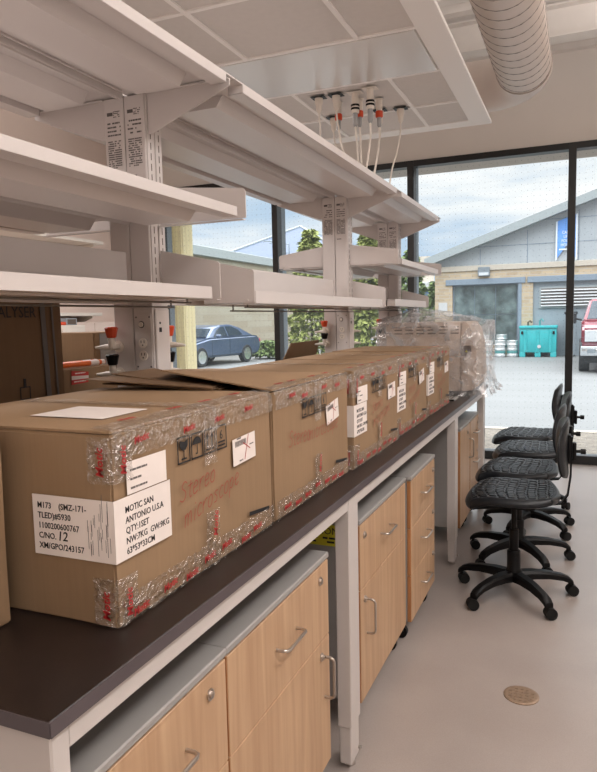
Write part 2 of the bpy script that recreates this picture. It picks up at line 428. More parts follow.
def scrawl(bm, word, size, origin, xd, yd, w=.0012, off=(1, 0, 0)):
    """marker handwriting drawn as flat raised strokes"""
    xd = Vector(xd); yd = Vector(yd); off = Vector(off); x = 0; rnd = random.Random(len(word) + int(size * 1e5))
    for ch in word:
        wd, strokes = GLY[ch]
        for st in strokes:
            pts = [Vector(origin) + xd * ((x + px + .12 * py + rnd.uniform(-.03, .03)) * size) + yd * ((py + rnd.uniform(-.04, .04)) * size) for px, py in st]
            # smooth the stroke
            sm = []
            for i in range(len(pts) - 1):
                p0 = pts[max(0, i - 1)]; p1 = pts[i]; p2 = pts[i + 1]; p3 = pts[min(len(pts) - 1, i + 2)]
                for k in range(3):
                    t = k / 3
                    sm.append(.5 * ((2 * p1) + (p2 - p0) * t + (2 * p0 - 5 * p1 + 4 * p2 - p3) * t * t + (3 * p1 - p0 - 3 * p2 + p3) * t ** 3))
            sm.append(pts[-1])
            L = []; R_ = []
            for i, p in enumerate(sm):
                d = (sm[min(i + 1, len(sm) - 1)] - sm[max(i - 1, 0)]).normalized(); s = d.cross(off).normalized() * w
                L.append(bm.verts.new(p + s)); R_.append(bm.verts.new(p - s))
            for i in range(len(sm) - 1): bm.faces.new((L[i], R_[i], R_[i + 1], L[i + 1]))
        x += wd + .12
    return bm
def printlines(bm, o, xd, yd, w, h, n, rnd, th=.5, gaps=True):
    """rows of illegible small print: dashes standing slightly proud"""
    o = Vector(o); xd = Vector(xd).normalized(); yd = Vector(yd).normalized(); zd = xd.cross(yd) * .0004
    for i in range(n):
        y = h * (1 - (i + .5) / n); lh = h / n * th; x = 0
        while x < w * .96:
            l = rnd.uniform(.06, .28) * w if gaps else w
            l = min(l, w - x)
            if not gaps or rnd.random() < .8:
                a = o + xd * x + yd * (y - lh / 2)
                slab(bm, a, a + xd * l, a + xd * l + yd * lh, a + yd * lh, .0004)
            x += l + .03 * w
    return bm
# ------------------------------------------------------------------ camera
F_PX, W_PX = 662.64, 597
CAM = Vector((0.64255, -0.63748, 1.43))
yaw, pit, rol = 0.40214638, 0.10024176, -0.02139486
f = Vector((-math.sin(yaw) * math.cos(pit), math.cos(yaw) * math.cos(pit), -math.sin(pit)))
r = Vector((math.cos(yaw), math.sin(yaw), 0)); u = r.cross(f)
r2 = math.cos(rol) * r + math.sin(rol) * u; u2 = -math.sin(rol) * r + math.cos(rol) * u
mw = Matrix.Identity(4)
for j in range(3): mw[j][0] = r2[j]; mw[j][1] = u2[j]; mw[j][2] = -f[j]
mw.translation = CAM
cd = bpy.data.cameras.new('camera'); cd.sensor_fit = 'HORIZONTAL'; cd.sensor_width = 36; cd.lens = 36 * F_PX / W_PX
cd.clip_start = .02; cd.clip_end = 400
cam = bpy.data.objects.new('camera', cd); COL.objects.link(cam); cam.matrix_world = mw; scene.camera = cam

# ------------------------------------------------------------------ the room
XL, XR, YB, YW, ZD = -4.6, 3.2, -3.6, 6.35, 3.86
FZ = -.04        # left/right walls, back wall, window wall, deck underside
struct('floor', box(B(), (XL - .1, YB - .1, -.16), (XR + .1, YW + .06, FZ)), 'floor')
struct('wall_left', box(B(), (XL - .1, YB - .1, FZ), (XL, YW + .1, ZD + .1)), 'wall_l')
struct('wall_right', box(B(), (XR, YB - .1, FZ), (XR + .1, YW + .1, ZD + .1)), 'wall')
struct('wall_back', box(B(), (XL, YB - .1, FZ), (XR, YB, ZD + .1)), 'wall')
MU = [-4.11, -2.557, -1.0, 0.548, 2.10]               # mullion centres
bm = B(); ZH = 3.03
box(bm, (XL, YW - .03, ZH), (XR, YW + .1, ZD + .1))
box(bm, (XL, YW - .03, FZ), (MU[0] - .03, YW + .1, ZH)); box(bm, (MU[-1] + .03, YW - .03, FZ), (XR, YW + .1, ZH))
struct('wall_front', bm, 'wall')
# windows: black frame, glass, exterior caps
for i in range(4):
    a, b = MU[i], MU[i + 1]
    w = struct('window_%d' % (i + 1)); t = .034
    bm = B(); box(bm, (a - t, YW - .06, FZ), (a + t, YW + .06, ZH), .002); struct('mullion', bm, 'frame', w)
    if i == 3: bm = B(); box(bm, (b - t, YW - .06, FZ), (b + t, YW + .06, ZH), .002); struct('mullion', bm, 'frame', w)
    bm = B(); box(bm, (a + t, YW - .06, FZ), (b - t, YW + .06, FZ + .085), .002); struct('bottom_rail', bm, 'frame', w)
    bm = B(); box(bm, (a + t, YW - .06, ZH - .06), (b - t, YW + .06, ZH), .002); struct('top_rail', bm, 'frame', w)
    struct('pane', box(B(), (a + t, YW + .01, FZ + .085), (b - t, YW + .018, ZH - .06)), 'glass', w)
    bm = B(); box(bm, (a - t, YW + .062, FZ), (a + t, YW + .17, ZH), .002); struct('mullion_cap', bm, 'capgrey', w)
    bm = B(); box(bm, (a + t, YW + .075, FZ), (b - t, YW + .2, .02), .004); struct('window_sill', bm, 'capgrey', w)
struct('trim_1', box(B(), (XL, YW + .18, 3.04), (XR, YW + .74, 3.25), .01), 'soffit')
# roof deck: ribbed metal running across
bm = B(); y = YB; pts = []
while y < YW:
    pts += [(y, ZD), (y + .09, ZD), (y + .12, ZD + .05), (y + .21, ZD + .05), (y + .24, ZD)]; y += .24
pts = [p for p in pts if p[0] <= YW + .05]
vs = [[bm.verts.new((x, p[0], p[1])) for p in pts] for x in (XL, XR)]
for i in range(len(pts) - 1): bm.faces.new((vs[0][i], vs[0][i + 1], vs[1][i + 1], vs[1][i]))
dk = struct('ceiling', bm, 'deck')
bm = B(); box(bm, (XL - .1, YB - .1, ZD + .06), (XR + .1, YW + .1, ZD + .2)); struct('roof_slab', bm, 'deck', dk)
# beams under the deck
bm = B()
for y in (5.3, 1.6, -1.6):
    box(bm, (XL, y - .08, ZD - .015), (XR, y + .08, ZD)); box(bm, (XL, y - .006, ZD - .24), (XR, y + .006, ZD - .01)); box(bm, (XL, y - .08, ZD - .25), (XR, y + .08, ZD - .235))
struct('trim_2', bm, 'deck')
# hung ceiling cloud
CZ = 2.80; CX0, CX1, CY0, CY1 = -1.30, .03, -1.6, 4.45
cl = struct('ceiling')
bm = B()
bw = .14
box(bm, (CX1 - bw, CY0, CZ), (CX1, CY1, CZ + .022), .003); box(bm, (CX0, CY1 - bw, CZ), (CX1 - bw, CY1, CZ + .022), .003)
box(bm, (CX0 - .02, CY0, CZ), (CX0 + .04, CY1 - bw, CZ + .022), .003)
struct('cloud_border', bm, 'tbar', cl)
ylines = [CY0, -.96, -.36, .24, .84, 1.44, 2.04, 2.64, 3.24, 3.84, CY1 - bw]; xlines = [CX0 + .04, -1.01, -.40, CX1 - bw]
bm = B()
for y in ylines[1:-1]: box(bm, (CX0 + .04, y - .012, CZ - .002), (CX1 - bw, y + .012, CZ + .012))
for i in range(len(ylines) - 1):
    if ylines[i] == 2.64: continue
    for x in xlines[1:-1]: box(bm, (x - .012, ylines[i] + .012, CZ - .002), (x + .012, ylines[i + 1] - .012, CZ + .012))
struct('cloud_grid', bm, 'tbar', cl)
bm = B()
for i in range(len(ylines) - 1):
    if ylines[i] == 2.64: continue
    box(bm, (CX0 + .04, ylines[i] + .012, CZ + .006), (CX1 - bw, ylines[i + 1] - .012, CZ + .03))
struct('cloud_tiles', bm, 'tile', cl)
bm = B(); box(bm, (CX0 + .05, 2.655, CZ - .004), (CX1 - bw - .01, 3.225, CZ + .02), .003); struct('perforated_panel', bm, 'perf', cl)

# spiral duct along the room with a gored elbow turning over the cloud
dt = thing('spiral_duct', 'round white spiral-seam air duct running toward window wall and bending over hung ceiling', 'air duct', (.235, 2.0, 3.19), world=True, kind='thing')
DR = .188; DX, DZ = .235, 3.19; YE = 4.55
bm = B(); cyl(bm, (DX, -2.6, DZ), (DX, YE, DZ), DR, n=40); obj('straight_run', bm, 'duct', dt, True)
bm = B(); pts = []; n = 40
L = YE + 2.6; turns = L / .125
for i in range(int(turns * 22)):
    a = i / 22 * 2 * PI; y = -2.6 + i / 22 * .125
    pts.append((DX + DR * math.cos(a), y, DZ + DR * math.sin(a)))
tube(bm, pts, .0035, 5); obj('spiral_seam', bm, 'seam', dt, True)
bm = B(); RB = .30; ng = 5; prev = None
cpts = []
for i in range(ng + 1):
    a = PI / 2 * i / ng; cpts.append((DX - RB + RB * math.cos(a), YE + RB * math.sin(a), DZ))
cpts.append((DX - RB - 1.1, YE + RB, DZ))
tube(bm, [(DX, YE - .02, DZ)] + cpts, DR + .002, 40); obj('elbow', bm, 'duct', dt, True)
bm = B(); lathe(bm, [(DR - .004, -.02), (DR + .008, -.02), (DR + .008, .02), (DR - .004, .02)], n=40, mat=Matrix.Translation((DX, YE, DZ)) @ Matrix.Rotation(-PI / 2, 4, 'X'))
obj('coupling_band', bm, 'duct', dt, True); bm = B(); lathe(bm, [(DR - .004, -.02), (DR + .008, -.02), (DR + .008, .02), (DR - .004, .02)], n=40, mat=Matrix.Translation((DX, 2.75, DZ)) @ Matrix.Rotation(-PI / 2, 4, 'X'))
obj('coupling_band', bm, 'duct', dt, True)
for y in (-.5, 3.6):
    bm = B(); box(bm, (DX - .012, y - .015, DZ + DR - .001), (DX + .012, y + .015, ZD - .001)); obj('hanger', bm, 'steel', dt)
# conduits under the deck, seen through the shelving on the left
for k, (x0, z, y0, lab) in enumerate(((-1.75, 3.55, 1.2, 'grey ceiling conduit nearest the hung ceiling, over the far aisle'), (-2.1, 3.62, 1.5, 'grey ceiling conduit in the middle, over the far aisle'), (-2.5, 3.5, 1.8, 'grey ceiling conduit farthest from the hung ceiling, over the far aisle'))):
    bm = B(); tube(bm, [(x0, y0 - 3, z), (x0, 6.1, z)], .03, 10); tag(obj('ceiling_conduit', bm, 'pipe', smooth=True), lab, 'pipe', 'conduits under the roof deck')

# floor drain cover
bm = B(); lathe(bm, [(.0, .0), (.066, .0), (.066, .003), (.058, .005), (.0, .005)], c=(.461, 1.93, FZ + .0005), n=32)
for i in range(5):
    for j in range(5):
        x, y = .461 + (i - 2) * .02, 1.93 + (j - 2) * .02
        if math.hypot(x - .461, y - 1.93) < .05: box(bm, (x - .006, y - .006, FZ + .0055), (x + .006, y + .006, FZ + .0075))
tag(obj('floor_drain', bm, 'drain'), 'round brown metal drain cover set in the grey floor', 'drain')

# ------------------------------------------------------------------ lights
def area(name, loc, sx, sy, power, col, rot=(0, 0, 0)):
    l = bpy.data.lights.new(name, 'AREA'); l.shape = 'RECTANGLE'; l.size = sx; l.size_y = sy; l.energy = power; l.color = col
    o = bpy.data.objects.new(name, l); COL.objects.link(o); o.location = loc; o.rotation_euler = rot
    return o
WARM = (1.0, .945, .92)
for y, e_ in ((-2.4, 24), (-.4, 29), (1.6, 38)): area('pendant_lamp', (1.75, y, 3.05), .5, 1.5, e_, WARM)
area('pendant_lamp', (1.75, 3.9, 3.05), .5, 1.5, 18, WARM)
for y in (-1.2, 1.2, 3.6): area('pendant_lamp', (-2.6, y, 3.05), .5, 1.5, 40, WARM)
for y in (-2.4, -.4, 1.6, 3.9): area('deck_fill_light', (1.75, y, 3.1), .5, 1.5, 38, WARM, (PI, 0, 0))  # unseen upward fill, added to brighten the deck and the wall over the windows
for y in (-1.2, 1.2, 3.6): area('deck_fill_light', (-2.6, y, 3.1), .5, 1.5, 24, WARM, (PI, 0, 0))  # same added upward fill over the far aisle

# ------------------------------------------------------------------ sky
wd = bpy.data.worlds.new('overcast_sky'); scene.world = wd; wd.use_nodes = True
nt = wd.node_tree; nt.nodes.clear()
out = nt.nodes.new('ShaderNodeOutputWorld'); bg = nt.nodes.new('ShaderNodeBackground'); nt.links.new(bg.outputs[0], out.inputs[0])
tc = nt.nodes.new('ShaderNodeTexCoord'); mp = nt.nodes.new('ShaderNodeMapping'); mp.inputs['Scale'].default_value = (1.3, 1.3, 5.5); mp.inputs['Location'].default_value = (.37, .1, .62); mp.inputs['Rotation'].default_value = (.12, 0.1, 0)
nt.links.new(tc.outputs['Generated'], mp.inputs[0])
n = nt.nodes.new('ShaderNodeTexNoise'); n.inputs['Scale'].default_value = 2.1; n.inputs['Detail'].default_value = 7; n.inputs['Roughness'].default_value = .55; n.inputs['Distortion'].default_value = .35
nt.links.new(mp.outputs[0], n.inputs['Vector'])
rp = nt.nodes.new('ShaderNodeValToRGB'); e = rp.color_ramp.elements
e[0].position = .34; e[0].color = S(190, 211, 232); e[1].position = .56; e[1].color = S(254, 254, 254)
x = e.new(.43); x.color = S(222, 232, 242); x = e.new(.50); x.color = S(244, 247, 249)
nt.links.new(n.outputs[0], rp.inputs[0]); 
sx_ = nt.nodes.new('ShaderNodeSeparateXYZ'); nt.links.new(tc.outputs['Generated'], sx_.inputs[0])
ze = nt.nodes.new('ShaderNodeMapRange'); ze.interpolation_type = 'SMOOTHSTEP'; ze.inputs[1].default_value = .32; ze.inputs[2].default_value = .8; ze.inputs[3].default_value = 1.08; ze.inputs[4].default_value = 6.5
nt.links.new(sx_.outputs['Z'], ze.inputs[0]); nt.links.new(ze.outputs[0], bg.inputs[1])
zm = nt.nodes.new('ShaderNodeMapRange'); zm.inputs[1].default_value = .3; zm.inputs[2].default_value = .6; nt.links.new(sx_.outputs['Z'], zm.inputs[0])
cm = nt.nodes.new('ShaderNodeMix'); cm.data_type = 'RGBA'; cm.inputs[7].default_value = (.93, .96, 1.0, 1)
nt.links.new(zm.outputs[0], cm.inputs[0]); nt.links.new(rp.outputs[0], cm.inputs[6]); nt.links.new(cm.outputs[2], bg.inputs[0])

vs_ = scene.view_settings
vs_.view_transform = 'Standard'; vs_.look = 'None'; vs_.gamma = 1; vs_.use_curve_mapping = False; vs_.exposure = 0.0
scene.cycles.max_bounces = 10; scene.cycles.diffuse_bounces = 5; scene.cycles.transparent_max_bounces = 24
scene.cycles.sample_clamp_indirect = 6; scene.cycles.caustics_reflective = False; scene.cycles.caustics_refractive = False

# ------------------------------------------------------------------ island bench
YE_B = 4.6; XC = -.72
def bench(side, label):
    """side=+1: the bench on this side of the service posts; -1: the one behind them"""
    t = thing('lab_bench', label, 'bench', (XC + side * .36, 2.3, FZ), 'benches of the island', world=True)
    def sx(a, b):  # mirror x range about the service posts
        return (a, b) if side > 0 else (2 * XC - b, 2 * XC - a)
    a, b = sx(XC + .003, -.0015)
    bm = B(); box(bm, (a, 0, .876), (b, YE_B, .9), .0012); obj('worktop', bm, 'worktop', t)
    xf = (-.0015, .0) if side > 0 else (2 * XC, 2 * XC + .0015)
    bm = B(); box(bm, (xf[0], 0.0, .8762), (xf[1], YE_B, .899)); obj('edge_band', bm, 'wedge', t)
    bm = B(); box(bm, (a, -.0015, .8762), (b, 0, .899)); obj('edge_band', bm, 'wedge', t)
    legs = ((.008, .045, .875), (1.275, 1.368, .875), (3.20, 3.295, .875), (4.42, 4.51, .875))
    for k, (y0, y1, zt) in enumerate(legs):
        a, b = sx(-.058, -.010)
        bm = B(); box(bm, (a, y0, .11), (b, y1, zt), .003)
        l = obj('leg', bm, 'leg', t)
        bm = B(); box(bm, (a + .004, y0 + .006, FZ + .02), (b - .004, y1 - .006, .109), .003); obj('leg_extension', bm, 'leg', l)
        bm = B(); cyl(bm, ((a + b) / 2, (y0 + y1) / 2, FZ + .0005), ((a + b) / 2, (y0 + y1) / 2, FZ + .02), .018, n=16)
        cyl(bm, (b - .006 if side > 0 else a + .006, y1 - .012, .0), (b + .004 if side > 0 else a - .004, y1 - .012, .0), .006, n=10); obj('levelling_foot', bm, 'steel', l, True)
        a, b = sx(-.68, -.058)
        bm = B(); box(bm, (a, y0 + .012, .83), (b, y1 - .004, .875), .002)
        if k == 0: box(bm, (a, y0 + .003, .30), (b, y0 + .013, .8755))
        obj('cross_rail', bm, 'leg', t)
    for k in range(3):
        a, b = sx(-.035, -.012)
        bm = B(); box(bm, (a, legs[k][1], .832), (b, legs[k + 1][0], .8755), .002); obj('front_rail', bm, 'leg', t)
        a, b = sx(-.70, -.69)
        bm = B(); box(bm, (a, legs[k][1] + .1, .25), (b, legs[k + 1][0] - .1, .86)); obj('modesty_panel', bm, 'cabgrey', t)
    return t
bench(1, 'long dark-topped white steel lab bench carrying the row of taped cartons')
bench(-1, 'dark-topped lab bench on the far side of the shelf uprights')

# ------------------------------------------------------------------ cabinets
def lockpart(parent, y, z, x):
    bm = B(); cyl(bm, (x, y, z), (x + .004, y, z), .0125, n=20); cyl(bm, (x + .004, y, z), (x + .008, y, z), .008, n=16); box(bm, (x + .008, y - .001, z - .005), (x + .0086, y + .001, z + .005))
    return obj('lock', bm, 'steel', parent, True)
def pull(parent, y, z, x, vertical=False, half=.064):
    bm = B(); so = .032; pts = []
    for t in (-1, 1):
        pass
    seq = [(-half, 0), (-half, so * .6), (-half + .004, so * .88), (-half + .012, so), (half - .012, so), (half - .004, so * .88), (half, so * .6), (half, 0)]
    for s, o in seq: pts.append((x + o, y, z + s) if vertical else (x + o, y + s, z))
    tube(bm, pts, .0045, 10)
    return obj('handle', bm, 'steel', parent, True)
def caster(parent, c, r=.03):
    bm = B(); cyl(bm, (c[0], c[1] - .012, FZ + r + .0005), (c[0], c[1] + .012, FZ + r + .0005), r, n=20)
    box(bm, (c[0] - .014, c[1] - .018, FZ + r * 1.2), (c[0] + .014, c[1] + .018, .062)); return obj('caster', bm, 'black', parent, True)
def cabinet(label, y0, y1, xf, zt, kind, zb=.06, depth=.56):
    t = thing('base_cabinet', label, 'cabinet', (xf - depth / 2, (y0 + y1) / 2, FZ), 'maple cabinets under the bench', world=True)
    xb = xf - depth; ft = .019; g = .0015
    bm = B(); box(bm, (xb, y0, zb), (xf - ft - .001, y1, zt - .019), .0015); obj('body', bm, 'cabgrey', t)
    bm = B(); box(bm, (xb - .005, y0 - .003, zt - .018), (xf + .002, y1 + .003, zt), .003); obj('top_panel', bm, 'cabgrey', t)
    zt2 = zt - .021
    def front(name, za, zb_):
        bm = B(); box(bm, (xf - ft, y0 + g, za + g), (xf, y1 - g, zb_ - g), .0012); o = obj(name, bm, 'maple', t)
        bm = B(); box(bm, (xf - ft + .002, y0 + g - .0015, za + g + .001), (xf - .002, y0 + g, zb_ - g - .001)); obj('edge_band', bm, 'mapleedge', o)
        return o
    ym = (y0 + y1) / 2; w = y1 - y0
    if kind in ('dd', 'dd_left'):
        zs = zt2 - .235
        d = front('drawer', zs, zt2); pull(d, ym, (zs + zt2) / 2 + .01, xf)
        ly = y1 - .07 if kind == 'dd' else y0 + .05
        lockpart(d, ly, zt2 - .045, xf)
        d2 = front('door', zb, zs); hy = y1 - .045 if kind == 'dd' else y0 + .075
        pull(d2, hy, zs - .12, xf, True); lockpart(d2, ly, zs - .045, xf)
        if kind == 'dd_left':
            for z in (zs - .09, zb + .08):
                bm = B(); box(bm, (xf - .018, y1 + .001, z - .03), (xf - .002, y1 + .006, z + .03), .002); obj('hinge', bm, 'steel', d2)
    elif kind == '3d':
        h = (zt2 - zb) / 3
        for k in range(3):
            a = zb + k * h; d = front('drawer', a, a + h); pull(d, ym, a + h * .55, xf); lockpart(d, y1 - .05, a + h - .05, xf)
    elif kind == 'door':
        d = front('door', zb, zt2); pull(d, y1 - .04, zt2 - .17, xf, True); lockpart(d, y1 - .05 - .06, zt2 - .05, xf)
    for yy in (y0 + .05, y1 - .05):
        for xx in (xf - .06, xb + .05): caster(t, (xx, yy))
    return t
cabinet('maple drawer cabinet under near end of bench, mostly cut off by the photo', .10, .555, -.05, .726, 'dd')
cabinet('wide maple cabinet with one drawer over a door, just left of second bench leg', .561, 1.19, -.05, .726, 'dd')
c3 = cabinet('maple cabinet with drawer over door and vertical handle, just right of second bench leg', 1.50, 2.155, -.048, .732, 'dd_left')
cabinet('maple three-drawer pedestal beside the open knee space', 2.185, 2.70, -.030, .730, '3d')
cabinet('maple door cabinet just behind third bench leg near the stools', 3.60, 4.0, -.046, .715, 'door')
cabinet('small maple drawer cabinet at the window end of the bench', 4.02, 4.41, -.046, .715, '3d')
bm = B(); box(bm, (-.30, 1.4945, .63), (-.10, 1.496, .706)); o = obj('warning_sticker', bm, 'yellow', c3, label='yellow warning sticker')
bm = B(); text(bm, 'CAUTION', .036, (-.285, 1.4944, .672), (1, 0, 0), (0, 0, 1)); printlines(bm, (-.285, 1.4944, .637), (1, 0, 0), (0, 0, 1), .16, .028, 2, random.Random(3)); obj('lettering', bm, 'ink', o)

# ------------------------------------------------------------------ shelf uprights on the bench centre line
def upright(y0, label, detail):
    t = thing('shelf_upright', label, 'shelf upright', (XC, y0 + .045, .9), 'uprights between the shelf bays', world=True, kind='thing')
    rnd = random.Random(int(y0 * 100)); y1 = y0 + .09; hw = .078
    for s in (-1, 1):
        a, b = (XC - hw, XC - .0015) if s < 0 else (XC + .0015, XC + hw)
        zt = 2.152
        bm = B(); box(bm, (a, y0, .901), (b, y1, zt), .004, 2); p = obj('post', bm, 'shelf', t)
        # slotted channels on the outer face
        xo = b if s > 0 else a
        bm = B()
        for yy in (y0 + .006, y0 + .050):
            lo, hi = (xo, xo + .004) if s > 0 else (xo - .004, xo)
            box(bm, (lo, yy, 1.5), (hi, yy + .034, zt), .0008)
        obj('slotted_channel', bm, 'shelf', p)
        x2 = xo + s * .0042
        for yy in (y0 + .023, y0 + .067):
            z = 1.52; bm = B()
            while z < zt - .03:
                box(bm, (min(x2, x2 + s * .0004), yy - .002, z), (max(x2, x2 + s * .0004), yy + .002, z + .022)); z += .033
            obj('slots', bm, 'slot', p)
        # printed notice
        o_ = (a + .012, y0 - .0003, 1.885)
        bm = B(); printlines(bm, (a + .012, y0 - .0003, 2.097), (1, 0, 0), (0, 0, 1), .022, .012, 1, rnd, .9, False)
        printlines(bm, (a + .036, y0 - .0003, 2.090), (1, 0, 0), (0, 0, 1), .026, .022, 4, rnd)
        printlines(bm, (a + .012, y0 - .0003, 2.030), (1, 0, 0), (0, 0, 1), .052, .05, 4, rnd, .4)
        printlines(bm, (a + .012, y0 - .0003, 1.930), (1, 0, 0), (0, 0, 1), .024, .09, 13, rnd, .55)
        printlines(bm, (a + .038, y0 - .0003, 1.930), (1, 0, 0), (0, 0, 1), .026, .09, 13, rnd, .55)
        if s > 0: printlines(bm, (a + .012, y0 - .0003, 1.898), (1, 0, 0), (0, 0, 1), .028, .008, 1, rnd, .6, False)
        obj('printed_notice', bm, 'inkgrey', p, label='small black printed notice')
    # service plate with outlets on the near post
    a = XC + .008; bx = XC + hw - .006
    bm = B(); box(bm, (a, y0 - .0025, 1.05), (bx, y0 - .0002, 1.465), .001)
    sp = obj('service_plate', bm, 'shelf', t)
    cx = (a + bx) / 2 - .006
    bm = B(); cyl(bm, (cx, y0 - .0026, 1.424), (cx, y0 - .008, 1.424), .0085, n=18); obj('switch', bm, 'ivory', sp, True)
    bm = B(); lathe(bm, [(.008, 0), (.0115, 0), (.0115, .0015), (.008, .0015)], n=20, mat=Matrix.Translation((cx, y0 - .0026, 1.424)) @ Matrix.Rotation(PI / 2, 4, 'X')); obj('switch_ring', bm, 'ink', sp)
    for z in (1.363, 1.322, 1.20):
        bm = B(); cyl(bm, (cx + .004, y0 - .0026, z), (cx + .004, y0 - .006, z), .0165, n=20); o = obj('outlet', bm, 'ivory', sp, True)
        bm = B()
        for dx in (-.006, .006): box(bm, (cx + .004 + dx - .0012, y0 - .0066, z), (cx + .004 + dx + .0012, y0 - .0058, z + .009))
        cyl(bm, (cx + .004, y0 - .0066, z - .007), (cx + .004, y0 - .0058, z - .007), .0025, n=8)
        obj('outlet_slots', bm, 'ink', sp)
    bm = B()
    for xx, zz in ((a + .006, 1.46 - .012), (bx - .006, 1.46 - .012), (a + .006, 1.285), (bx - .006, 1.285)):
        cyl(bm, (xx, y0 - .0026, zz), (xx, y0 - .0036, zz), .003, n=10)
    obj('screws', bm, 'inkgrey', sp)
    # data jack on the aisle face
    xo = XC + hw
    bm = B(); box(bm, (xo, y0 + .006, 1.06), (xo + .008, y0 + .084, 1.475), .003); p = obj('side_cover', bm, 'shelf', t)
    bm = B(); box(bm, (xo + .008, y0 + .022, 1.398), (xo + .0088, y0 + .036, 1.413)); cyl(bm, (xo + .008, y0 + .028, 1.428), (xo + .009, y0 + .028, 1.428), .004, n=12); obj('data_jack', bm, 'ink', p)
    # gas valves on the far post, near and far faces
    def valve(x, y, z, dy, dx, knobmat, name):
        bm = B(); tube(bm, [(x, y + dy * .001, z), (x, y + dy * .004, z)], .02, 16); tube(bm, [(x, y + dy * .003, z), (x, y + dy * .045, z)], .011, 12)
        tube(bm, [(x, y + dy * .035, z), (x, y + dy * .04, z + .03)], [.013, .011], 12)
        pts = [(x, y + dy * .035, z), (x + dx * .03, y + dy * .037, z), (x + dx * .062, y + dy * .045, z - .002)]
        tube(bm, pts, [.011, .009, .0035], 10)
        v = obj('gas_valve', bm, 'ivory', t, True)
        bm = B(); lathe(bm, [(.013, .03), (.0155, .032), (.0215, .058), (.0225, .062), (.018, .066), (.005, .067)], c=(x, y + dy * .038, z), n=9)
        obj('knob', bm, knobmat, v, label=name)
    for z, km, nm in ((1.352, 'orange', 'orange valve knob'), (1.262 if y0 < 2 else 1.278, 'black', 'black valve knob')):
        valve(XC - .062, y0, z, -1, -1, km, nm); valve(XC + .05, y1, z, 1, 1, km, nm)
    return t
UY = (1.18, 3.17, 4.365)
upright(UY[0], 'white slotted shelf upright nearest the camera with outlets facing the room', True)
upright(UY[1], 'white slotted shelf upright in the middle, behind the third carton', True)
upright(UY[2], 'white slotted shelf upright nearest the window, behind the bagged instrument', True)

# ------------------------------------------------------------------ shelves
def shelf(label, side, y0, y1, xf, z0, fh, style, group, by0, by1, tip=.075, post=.11, rods=False, ext=(0, 0)):
    """y0..y1 the tray, by0/by1 the bracket planes; xf front edge (given for the near side)"""
    X = (lambda x: x) if side > 0 else (lambda x: 2 * XC - x)
    xb = XC + .006
    t = thing('shelf', label, 'shelf', (X((xf + xb) / 2), (y0 + y1) / 2, z0), group, world=True)
    def bx(bm, x0, x1, ya, yb, za, zb, bev=0):
        a, b = sorted((X(x0), X(x1))); return box(bm, (a, ya, za), (b, yb, zb), bev)
    zt = z0 + fh
    bm = B(); bx(bm, xb, xf - .001, y0 - ext[0], y1 + ext[1], zt - .004, zt); bx(bm, xb, xb + .003, y0, y1, z0 + .005, zt - .004)
    bx(bm, xf - .05, xf - .002, y0, y1, z0, z0 + .002); bx(bm, xf - .052, xf - .05, y0, y1, z0, zt - .004)
    obj('shelf_board', bm, 'shelf', t)
    bm = B(); bx(bm, xf - .002, xf, y0, y1, z0, zt, .0006)
    for ya in (y0, y1 - .002): bx(bm, xf - .052, xf - .002, ya, ya + .002, z0, zt - .002)
    obj('front_lip', bm, 'shelf', t)
    # folded stiffener below the board
    w = xf - xb; xm = xb + w * .46; hw = w * .27; dz = .036
    p = [(X(xm - hw), zt - .0045), (X(xm - hw * .74), zt - .004 - dz), (X(xm + hw * .74), zt - .004 - dz), (X(xm + hw), zt - .0045)]
    bm = B(); prism(bm, p, 'Y', y0 + .055, y1 - .055); obj('stiffener', bm, 'shelf', t)
    bm = B(); bx(bm, xb + .012, xb + .018, y0 + .02, y1 - .02, zt - .010, zt - .0045); bx(bm, xb + w * .86 - .004, xb + w * .86, y0 + .02, y1 - .02, zt - .009, zt - .0045); obj('fold_line', bm, 'shelf', t)
    xp = XC + .0845
    for (yb, d) in ((by0, 1), (by1, -1)):
        if yb is None: continue
        th = .004
        if style == 'below':
            poly = [(X(xp), zt - .008), (X(xf - .004), zt - .008), (X(xf - .004), zt - .03), (X(xp + .012), zt - post), (X(xp), zt - post)]
        else:
            poly = [(X(xp), z0 + .004), (X(xf - .003), z0 + .004), (X(xf - .003), z0 + tip - .008), (X(xf - .011), z0 + tip), (X(xp), z0 + post)]
        bm = B(); prism(bm, poly, 'Y', yb - th, yb)
        br = obj('bracket', bm, 'shelf', t)
        bm = B(); a, b = sorted((X(xp), X(xf - .006)))
        if style == 'below': box(bm, (a, min(yb, yb + d * .016), zt - .0082 - .003), (b, max(yb, yb + d * .016), zt - .0082))
        else: box(bm, (a, min(yb, yb + d * .02), z0 - .003), (b, max(yb, yb + d * .02), z0 + .0))
        cyl(bm, (X(xf - .03), yb - d * .004, zt - .018 if style == 'below' else z0 + .012), (X(xf - .03), yb - d * .009, zt - .018 if style == 'below' else z0 + .012), .004, n=8)
        obj('bracket_flange', bm, 'shelf', br)
    if style == 'tray':
        pass
    if rods:
        for xx, zz in ((xf - .06, z0 - .012), (xf - .12, z0 - .024)):
            bm = B(); tube(bm, [(X(xx), y0 + .03, zz), (X(xx), y1 - .03, zz)], .0028, 8)
            for yy in (y0 + .05, y1 - .05): cyl(bm, (X(xx), yy, zz), (X(xx), yy, z0), .003, n=8)
            obj('hanging_rod', bm, 'rod', t, True)
    return t
TX, LX = -.335, -.425
sides = ((1, 'near'), (-1, 'far'))
where = {1: 'aisle side', -1: 'far side'}
